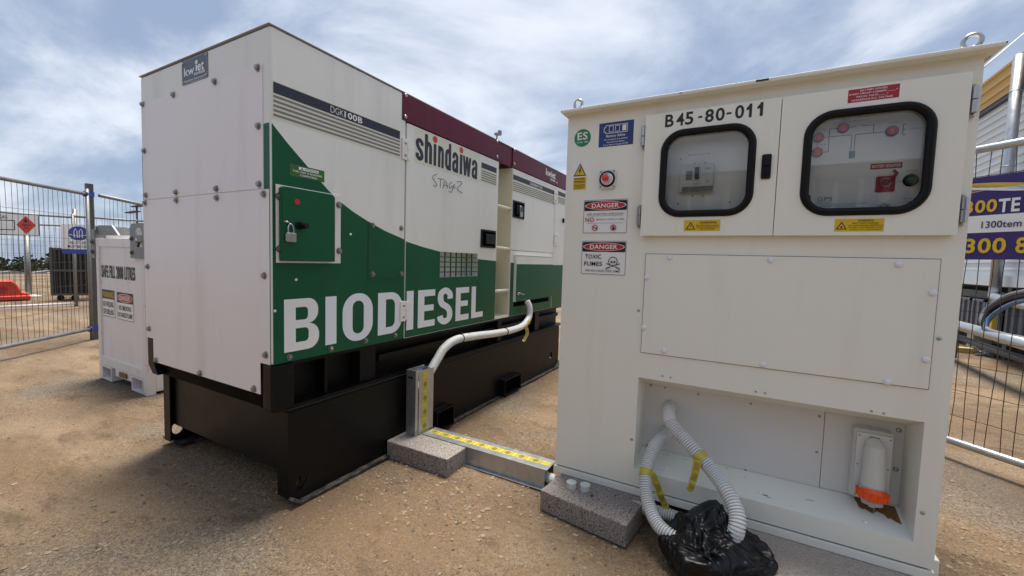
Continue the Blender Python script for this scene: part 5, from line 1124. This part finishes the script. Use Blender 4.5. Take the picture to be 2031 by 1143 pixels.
# posts of a third line with feet
for px, pt_, pb_, lab, fm, fl in ((56, 467, 588, 'grey fence upright behind the hazard diamond sign', 'foot_block', 'pale concrete fence foot near the red barrier'), (151, 415, 600, 'grey fence upright behind the blue cylinder sign', 'timber', 'yellow timber fence foot under the black cage'), (186, 415, 596, 'grey fence upright rising behind the fuel tank lug', None, None)):
    dp = 9.6; a_ = at_depth(px, pb_, dp); t_ = at_depth(px-3, pt_, dp)
    o = MB().cyl((a_.x, a_.y, a_.z), (t_.x, t_.y, t_.z), .05 if px < 100 else .04, seg=12).build('fence_upright', 'galv_dull', smooth=True); tag(o, lab, 'post', 'uprights of the far fence line')
    if fm:
        b_ = at_depth(px+5, pb_+4, dp-.1); o = MB().box(b_.x-.24, b_.x+.24, b_.y-.14, b_.y+.14, b_.z-.10, b_.z+.07).build('fence_block', fm, bevel=.02); tag(o, fl, 'block')
m3 = at_depth(-20, 446, 9.6); m4 = at_depth(300, 452, 10.4)
fence((m3.x, m3.y), (m4.x, m4.y), at_depth(-20, 590, 9.6).z, (m3.z+m4.z)/2, 'farthest mesh fence panel in front of the open field', FG, gap=.1, horiz=7, seed=6)
# signs on the back fence
def wall_sign(name, px0, px1, py0, py1, dp, label, plate, layers):
    a_ = at_depth(px0, (py0+py1)/2, dp); b_ = at_depth(px1, (py0+py1)/2, dp+.18); u = Vector((b_.x-a_.x, b_.y-a_.y, 0)); L_ = u.length; u.normalize(); n = Vector((u.y, -u.x, 0))
    c_ = (at_depth((px0+px1)/2, py0, dp+.09).z, at_depth((px0+px1)/2, py1, dp+.09).z)
    o = sign(name, None, Fr((a_.x, a_.y, 0), u, (0, 0, 1), n), 0, L_, c_[1], c_[0], 0, plate, layers, thick=.004); return tag(o, label, 'sign')
wall_sign('hazard_sign', -46, 78, 425, 466, 6.95, 'white sign with a red flammable gas diamond on the far fence', 'ink_white', [('border', 'ink_black', [('r', 0, 1, 0, .03), ('r', .985, 1, 0, 1), ('l', [(.02, .25), (.60, .25), (.60, .70), (.02, .70)], .04)]), ('diamond', 'ink_scarlet', [('p', [(.63, .5), (.785, .06), (.95, .5), (.785, .95)])]), ('lettering', 'ink_black', [('t', 'GAS', .42, .86, .14, .16, .012), ('p', [(.765, .62), (.805, .62), (.81, .74), (.785, .84), (.76, .74)]), ('t', 'FLAMMABLE', .785, .50, .16, .10, .008), ('t', 'GAS', .785, .36, .06, .09, .008)])])
wall_sign('cylinder_sign', 122, 196, 446, 504, 7.6, 'white sign with a blue oval of gas cylinders on the far fence', 'ink_white', [('blue_band', 'ink_sky', [('r', 0, 1, 0, .16), ('e', .46, .70, .28, .24)]), ('symbol', 'ink_white', [('l', [(.34, .56), (.34, .78), (.38, .85), (.42, .78), (.42, .56)], .02), ('l', [(.48, .56), (.48, .78), (.52, .85), (.56, .78), (.56, .56)], .02), ('l', [(.22, .66), (.46, .60), (.70, .66)], .02)]), ('lettering', 'ink_black', [('t', 'ALL CYLINDERS', .52, .385, .62, .09, .012)]), ('lettering', 'ink_black', [('t', 'MUST BE CHAINED', .54, .25, .76, .09, .012)])])
wall_sign('prohibition_sign', 206, 252, 450, 482, 7.5, 'blue sign with a red ringed symbol above the fuel tank', 'ink_blue', [('disc', 'ink_white', [('e', .5, .30, .36, .55)]), ('ring', 'ink_red', [('ring', .5, .30, .60, .48), ('l', [(.34, .66), (.66, .0)], .1)])])
# cage / trolley
cA, cB = at_depth(101, 597, 8.7), at_depth(190, 599, 9.0); cz0 = cA.z+.11; cz1 = at_depth(105, 491, 8.7).z
u = Vector((cB.x-cA.x, cB.y-cA.y, 0)); cl = u.length; u.normalize(); v = Vector((-u.y, u.x, 0)); fr = Fr((cA.x, cA.y, 0), u, v, (0, 0, 1))
cg = thing('cylinder_cage', (cA.x, cA.y, cA.z), 'black wheeled gas cylinder cage behind the blue cylinder sign', 'cage')
def fbox(a0, a1, b0, b1, z0, z1, name, mat, par, bev=0): return MB().prism(fr, [(a0, b0), (a1, b0), (a1, b1), (a0, b1)], z0, z1).build(name, mat, par, bevel=bev)
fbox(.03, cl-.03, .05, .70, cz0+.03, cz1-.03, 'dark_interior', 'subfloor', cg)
for a_ in (0, .36, cl-.05):
    fbox(a_, a_+.045, 0, .04, cz0, cz1, 'frame_post', 'galv_dark', cg)
for z_ in (cz0, cz0+.5, cz1-.05): fbox(.0455, cl-.05, .004, .03, z_, z_+.045, 'frame_bar', 'galv_dark', cg)
for k in range(7): fbox(.06+k*(cl-.14)/7, .075+k*(cl-.14)/7, .012, .026, cz0+.0455, cz1-.051, 'slat', 'galv_dark', cg)
for a_ in (.12, .34): p = fr.p(a_, .08, cz0-.055); MB().cyl(p-v*.02, p+v*.02, .055, seg=16).build('castor', 'rubber', cg)
# red plastic barrier
bA, bB = at_depth(-60, 597, 8.3), at_depth(58, 592, 8.9); u = Vector((bB.x-bA.x, bB.y-bA.y, 0)); bl = u.length; u.normalize(); v = Vector((-u.y, u.x, 0)); fr = Fr((bA.x, bA.y, bA.z), u, (0, 0, 1), -v)
h_ = .40; rb = thing('plastic_barrier', (bA.x, bA.y, bA.z), 'orange red plastic road barrier lying beyond the mesh fence', 'barrier')
MB().prism(fr, [(0, 0), (bl, 0), (bl, .13), (bl*.86, .16), (bl*.80, .30), (bl*.70, h_), (bl*.1, h_), (0, .2)], -.16, .16).build('shell', 'plastic_red', rb, bevel=.03, seg=3)
MB().prism(fr, [(0, 0), (bl*1.02, 0), (bl*1.02, .09), (0, .09)], -.24, .24).build('base', 'plastic_red', rb, bevel=.02)
MB().prism(fr, rr(bl*.35, bl*.62, .15, .28, .05, 4), .161, .168).build('hand_slot', 'ink_crimson', rb)
# solar lamp
dp = 13.; s0 = at_depth(274, 520, dp); s1 = at_depth(271, 404, dp); sp = thing('solar_lamp', (s0.x, s0.y, s0.z), 'black solar lamp with two tilted panels seen above the fuel tank', 'lamp')
MB().cyl(s0, s1, .028, seg=8).build('pole', 'gutter_dark', sp, smooth=True)
for py, off, lab in ((409, .06, 'solar_panel'), (421, -.13, 'solar_panel')):
    c_ = at_depth(272, py, dp)+RT*off; q = [c_+RT*.15+UP*.02+FW*.1, c_-RT*.15-UP*.03+FW*.1, c_-RT*.17-UP*.05-FW*.1, c_+RT*.13+UP*.0-FW*.1]
    MB().add(q+[k+Vector((0, 0, .03)) for k in q], [(0, 1, 2, 3), (7, 6, 5, 4), (0, 4, 5, 1), (1, 5, 6, 2), (2, 6, 7, 3), (3, 7, 4, 0)]).build(lab, 'gutter_dark', sp)

# ================================================================== FAR BACKGROUND
def far_trees():
    rnd = random.Random(11); m = MB()
    for i in range(16000):
        px = rnd.uniform(-420, 1300); dep = rnd.uniform(125, 190); base = at_depth(px, 480, dep); gz = ground_z(base.x, base.y)
        top = 3.2+2.4*noise.noise(Vector((px*.02, 0, 1)))+1.3*noise.noise(Vector((px*.09, 3, 1)))
        z = gz+rnd.random()**.7*max(1.2, top+5.0); s_ = rnd.uniform(.35, .95); c_ = Vector((base.x, base.y, z))
        a_ = Vector((rnd.gauss(0, 1), rnd.gauss(0, 1), rnd.gauss(0, 1))).normalized(); b_ = a_.orthogonal().normalized()
        m.add([c_+a_*s_, c_+b_*s_*.8, c_-a_*s_, c_-b_*s_*.8], [(0, 1, 2, 3)])
    o = m.build('far_woodland', 'tree_far'); tag(o, 'dark green belt of far trees beyond the open field', 'woodland', kind='stuff')
far_trees()
for px, py, w_, lab in ((96, 541, 2.6, 'low pale shed before the far trees, beside the hazard diamond post'), (128, 542, 2.0, 'low pale shed before the far trees, beside the black cage'), (20, 542, 2.4, 'low pale shed before the far trees above the red barrier')):
    c_ = at_depth(px, py, 112); gz = c_.z-.8
    t_ = thing('far_shed', (c_.x, c_.y, gz), lab, 'shed', 'sheds before the far trees')
    MB().box(c_.x-w_/2, c_.x+w_/2, c_.y-3, c_.y+3, gz-2, gz+.9).build('wall', 'shed_wall', t_)
    MB().prism(FS(c_.x-w_/2-.2), [(c_.y-3.3, gz+.9), (c_.y+3.3, gz+.9), (c_.y, gz+1.4)], 0, w_+.4).build('roof', 'shed_roof', t_)

# ================================================================== RIGHT SIDE: fence, banner, building
r0, r1 = Vector(G(1880, 872, .1)), Vector(G(2031, 922, .1)); dR = (r0-r1).normalized()
zRt = hit(2031, 282, 2, 1).z
def on_fence(px, py):       # point of the vertical fence plane under a pixel
    n = Vector((-dR.y, dR.x, 0)); d = RT*((px-IW/2)/F_PX)-UP*((py-IH/2)/F_PX)+FW; o_ = Vector((r1.x, r1.y, 0)); return CAM+d*((o_-CAM).dot(n)/d.dot(n))
zRt = (on_fence(1936, 297).z+on_fence(2031, 282).z)/2
s0_ = r1-dR*.9; e0_ = r1+dR*1.35
fence((s0_.x, s0_.y), (e0_.x, e0_.y), .1, zRt, 'mesh fence panel carrying the purple banner right of the cabinet', FG, gap=.052, horiz=11, tube_r=.021, seed=8, mat='galv')
bn = on_fence(1925, 440); fb_ = Fr((r1.x, r1.y, 0), (-dR.x, -dR.y, 0), (0, 0, 1), Vector((-dR.y, dR.x, 0)) if Vector((-dR.y, dR.x, 0)).dot(CAM-Vector((r1.x, r1.y, 0))) > 0 else Vector((dR.y, -dR.x, 0)))
def fu(px, py): p = on_fence(px, py)-fb_.o; return p.dot(fb_.u), p.z
bu0 = fu(1918, 440)[0]-.03; bu1 = bu0+1.02; bv1 = (fu(1933, 355)[1]+fu(2031, 342)[1])/2; bv0 = (fu(1916, 514)[1]+fu(2031, 517)[1])/2
BW, BH = bu1-bu0, bv1-bv0
def bx(px, py): u_, v_2 = fu(px, py); return (u_-bu0)/BW, (v_2-bv0)/BH
wv = []
for k in range(7):
    wv.append(('l', [(t/14, .80+.012*k+.055*math.sin(t*.55+k*.22)) for t in range(15)], .010))
wv2 = [('l', [(t/14, .90-.016*k-.06*math.sin(t*.5-k*.2)) for t in range(15)], .009) for k in range(5)]
b1_ = bx(1918, 398); b2_ = bx(1918, 440); wb0 = bx(1960, 462)[1]; wb1 = bx(1960, 428)[1]
l0 = bx(1922, 420); l1 = bx(2008, 420); sc = (l1[0]-l0[0])
ban_ = sign('hire_banner', None, fb_, bu0, bu1, bv0, bv1, .024, 'ink_purple', [('white_band', 'ink_white', [('r', 0, 1, wb0, wb1)]), ('wave_lines', 'ink_yellow', wv), ('wave_lines', 'ink_decal', wv2)], thick=.003)
tag(ban_, 'purple and white hire company banner reading 300TE with yellow numerals on the mesh fence', 'banner')
dn = .024+.003+.004
def btext(body, px0, px1, pyt, pyb, mat, bold):
    q = [fu(px0, (pyt+pyb)/2), fu(px1, (pyt+pyb)/2)]; zt, zb = fu((px0+px1)/2, pyt)[1], fu((px0+px1)/2, pyb)[1]
    MB().text(fb_, body, (q[0][0]+q[1][0])/2, (zt+zb)/2, q[1][0]-q[0][0], zt-zb, dn, bold).build('lettering', mat, ban_)
btext('300', 1921.5, 1985, 398, 423, 'ink_yellow', .025); btext('TE', 1988, 2031, 394, 421, 'ink_white', .025); btext('1300tem', 1954, 2034, 438, 452, 'ink_purple', .012)
btext('300', 1921, 2003, 473, 503, 'ink_yellow', .025); btext('8', 2022, 2047, 471, 503, 'ink_yellow', .025)
# building on stumps, wall plane x = BX
BX = 4.5; by0, by1 = 3.2, 13.0
zw = 1.06; zf0, zf1 = 3.41, 3.81
bld = thing('building', (BX+2, (by0+by1)/2, 0), 'raised building with white ribbed metal wall and yellow metal roof fascia behind the banner', 'building')
def ribbed(x, y0, y1, z0, z1, pitch, depth, out=-1):
    m = MB(); n = int((z1-z0)/pitch); prof = []
    for i in range(n):
        z = z0+(z1-z0)*i/n; h = (z1-z0)/n
        prof += [(x, z), (x, z+h*.55), (x+out*depth, z+h*.65), (x+out*depth, z+h*.9)]
    prof.append((x, z1)); b = 0
    for a_, z in prof: m.v += [Vector((a_, y0, z)), Vector((a_, y1, z))]
    m.f = [(2*i, 2*i+1, 2*i+3, 2*i+2) for i in range(len(prof)-1)]
    return m
ribbed(BX, by0, by1, zw, zf0, .10, .022).build('wall', 'wall_metal', bld)
MB().box(BX+.02, BX+4, by0+.01, by1-.01, zw, zf0-.02).build('building_core', 'wall_metal', bld)
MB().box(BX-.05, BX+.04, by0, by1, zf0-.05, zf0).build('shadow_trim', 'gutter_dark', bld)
ribbed(BX-.06, by0, by1, zf0+.002, zf1, .10, .02).build('roof_fascia', 'yellow_metal', bld)
MB().box(BX-.03, BX+4.1, by0, by1, zf1-.02, zf1).build('roof', 'yellow_metal', bld)
MB().box(BX-.05, BX+.0, by0, by1, zw-.14, zw-.002).build('bottom_trim', 'wall_metal', bld)
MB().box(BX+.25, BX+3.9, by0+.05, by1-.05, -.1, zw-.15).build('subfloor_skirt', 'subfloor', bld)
for k in range(7):
    y = by0+.5+k*1.5; MB().box(BX+.06, BX+.16, y, y+.1, -.1, zw-.15).build('stump', 'galv_dark', bld)
MB().box(BX+.02, BX+.1, by0+.1, by1-.1, zw-.32, zw-.22).build('bearer', 'galv_dark', bld)
q1, q2 = hit(2022, 115, 0, BX-.12), hit(1990, 510, 0, BX-.12); py_ = (q1.y+q2.y)/2
MB().cyl((BX-.14, py_, .93), (BX-.14, py_, hit(2022, 110, 0, BX-.14).z), .055, seg=16).build('downpipe', 'galv', bld, smooth=True)
MB().tube(bez([(BX-.14, py_, .96), (BX-.14, py_, .86), (BX-.15, py_-.08, .78), (BX-.16, py_-.7, .74), (BX-.16, py_-1.6, .70)], 6), .055, 14).build('pipe_elbow', 'galv', bld, smooth=True)
for z_ in (1.5, 2.4, 3.3): MB().ring((BX-.14, py_, z_), (0, 0, 1), .058, .008, 18, 6).build('pipe_clip', 'galv', bld, smooth=True)
# loose things beside the building
def Gp(px, py, z=0.): x, y = G(px, py, z); return Vector((x, y, ground_z(x, y)))
pa, pb2 = hit(1900, 645, 0, BX-.6), hit(2031, 683, 0, BX-.75)
pq0, pq1 = Vector((pa.x, pa.y+.6, pa.z)), Vector((pb2.x, pb2.y-.8, pb2.z))
pp = thing('pale_pipe', ((pq0.x+pq1.x)/2, (pq0.y+pq1.y)/2, 0), 'long pale metal pipe on low stands running along the building', 'pipe')
MB().cyl(pq0, pq1, .055, seg=16).build('tube', 'galv', pp, smooth=True)
dq0, dq1 = pq0+Vector((.06, 0, -.16)), pq1+Vector((.06, 0, -.16))
dq = MB().cyl(dq0, dq1, .035, seg=12).build('dark_pipe', 'gutter_dark', smooth=True); tag(dq, 'thin dark pipe running below the pale pipe', 'pipe')
for t in (.05, .95):
    c_ = pq0.lerp(pq1, t); gz_ = ground_z(c_.x, c_.y); MB().box(c_.x-.16, c_.x-.115, c_.y-.03, c_.y+.03, gz_-.01, c_.z-.06).box(c_.x+.115, c_.x+.16, c_.y-.03, c_.y+.03, gz_-.01, c_.z-.06).box(c_.x-.16, c_.x+.16, c_.y-.03, c_.y+.03, c_.z-.0595, c_.z-.054).box(c_.x-.1149, c_.x+.1149, c_.y-.025, c_.y+.025, c_.z-.225, c_.z-.196).build('pipe_stand', 'galv_dark', pp)
hp = [hit(px, py, 0, x_) for px, py, x_ in ((2060, 592, 3.9), (2010, 602, 3.9), (1970, 625, 3.85), (1955, 648, 3.8), (1965, 668, 3.8), (1995, 680, 3.8), (2060, 695, 3.8))]
for k, (mm, lab) in enumerate((('blue_hose', 'blue hose looping over the pale pipe'), ('rubber', 'black hose looping over the pale pipe'), ('grey_plastic', 'grey hose looping over the pale pipe'))):
    o = MB().tube(bez([p+Vector((0, .05*k, .035*k)) for p in hp], 10), .022, 10).build('hose', mm, smooth=True); tag(o, lab, 'hose')
for k in range(4):
    c_ = hit(1918+k*30, 618, 0, BX-.05); x_, y_ = BX-.02, c_.y
    t_ = thing('plastic_crate', (x_, y_, 0), ('grey plastic crate under the building next to the yellow level' if k == 1 else 'grey plastic crate stored under the building edge'), 'crate', 'grey crates under the building')
    MB().box(x_-.05, x_+.2, y_-.26, y_+.26, .26, .72).build('crate_shell', 'grey_plastic', t_, bevel=.02)
    for j in (-.16, .0, .16): MB().box(x_-.075, x_-.052, y_+j-.02, y_+j+.02, .28, .70).build('crate_rib', 'grey_plastic', t_)
    MB().box(x_-.075, x_-.052, y_-.26, y_+.26, .701, .73).build('crate_rim', 'grey_plastic', t_)
y_ = hit(1969, 620, 0, BX-.16).y; o = MB().box(BX-.17, BX-.13, y_-.03, y_+.03, hit(1969, 655, 0, BX-.15).z, hit(1969, 588, 0, BX-.15).z).build('spirit_level', 'ink_yellow', bevel=.004); tag(o, 'yellow spirit level leaning upright under the building', 'spirit level')
a_ = Gp(1908, 697); o = MB().box(a_.x-.28, a_.x+.14, a_.y-.07, a_.y+.07, a_.z, a_.z+.07).build('timber_offcut', 'timber', bevel=.004); tag(o, 'short pale timber offcut on the sand beyond the fence', 'timber')
a_ = Gp(1950, 690); o = MB().box(a_.x-.15, a_.x+.2, a_.y-.1, a_.y+.1, a_.z, a_.z+.32).build('concrete_stump', 'foot_block', bevel=.01); tag(o, 'pale square concrete stump under the pipe behind the rag', 'stump')
rg = MB(); rs = random.Random(21); a_ = Gp(1970, 703)
for k in range(40):
    c_ = a_+Vector((rs.uniform(-.22, .22), rs.uniform(-.2, .2), .03+.05*rs.random())); n_ = Vector((rs.gauss(0, .6), rs.gauss(0, .6), 1)).normalized(); u = n_.orthogonal().normalized()*rs.uniform(.04, .1); v = n_.cross(u)
    rg.add([c_+u, c_+v*.7, c_-u, c_-v*.7], [(0, 1, 2, 3)])
o = rg.build('plastic_scraps', 'clear_plastic'); tag(o, 'heap of torn grey and white plastic scraps on the sand', 'scraps', kind='stuff')
# overhead cable from the cabinet roof
a_ = hit(1950, 135, 1, YC+.25); e_ = hit(2150, -46, 0, BX+.5)
o = MB().tube(bez([a_, a_.lerp(e_, .5)-Vector((0, 0, .03)), e_], 8), .0032, 6).build('cable', 'cab_cream', smooth=True); tag(o, 'thin pale cable rising from the cabinet roof corner', 'cable')
o = MB().cyl((e_.x, e_.y, zf1-.01), (e_.x, e_.y, e_.z+.12), .03, seg=10).box(e_.x-.1, e_.x+.1, e_.y-.1, e_.y+.1, zf1, zf1+.01).build('cable_mast', 'galv_dull'); tag(o, 'short steel mast on the building roof holding the pale cable', 'mast')
# ================================================================== SITE OFFICE BEHIND THE VIEWER (seen in the door windows)
of = thing('site_office', (1.5, -7, 0), 'long pale ribbed site office facing the cabinet, mirrored in the door windows', 'building')
oy = -5.6; MB().box(-5, 9, oy-2.6, oy-.03, .3, 2.45).build('office_core', 'office_wall', of)
m = MB(); x = -5.0; prof = []
while x < 9: prof += [(x, oy-.03), (x+.22, oy-.03), (x+.24, oy), (x+.28, oy)]; x += .30
for a_, b_ in prof: m.v += [Vector((a_, b_, .3)), Vector((a_, b_, 2.45))]
m.f = [(2*i, 2*i+2, 2*i+3, 2*i+1) for i in range(len(prof)-1)]; m.build('ribbed_wall', 'office_wall', of)
MB().box(-5.3, 9.3, oy-2.9, oy+.35, 2.45, 2.62).build('roof_beam', 'office_beam', of)
for x_ in (-2.2, .55, 4.2): 
    wf = MB(); wf.fill(Fr((0, oy, 0), (-1, 0, 0), (0, 0, 1), (0, 1, 0)), [[(-x_-.9, 1.0), (-x_, 1.0), (-x_, 2.0), (-x_-.9, 2.0)], [(-x_-.84, 1.06), (-x_-.06, 1.06), (-x_-.06, 1.94), (-x_-.84, 1.94)]], 0, .05); wo = wf.build('window', 'gutter_dark', of)
    MB().box(x_+.06, x_+.84, oy+.002, oy+.012, 1.06, 1.94).build('pane', 'office_window', wo)
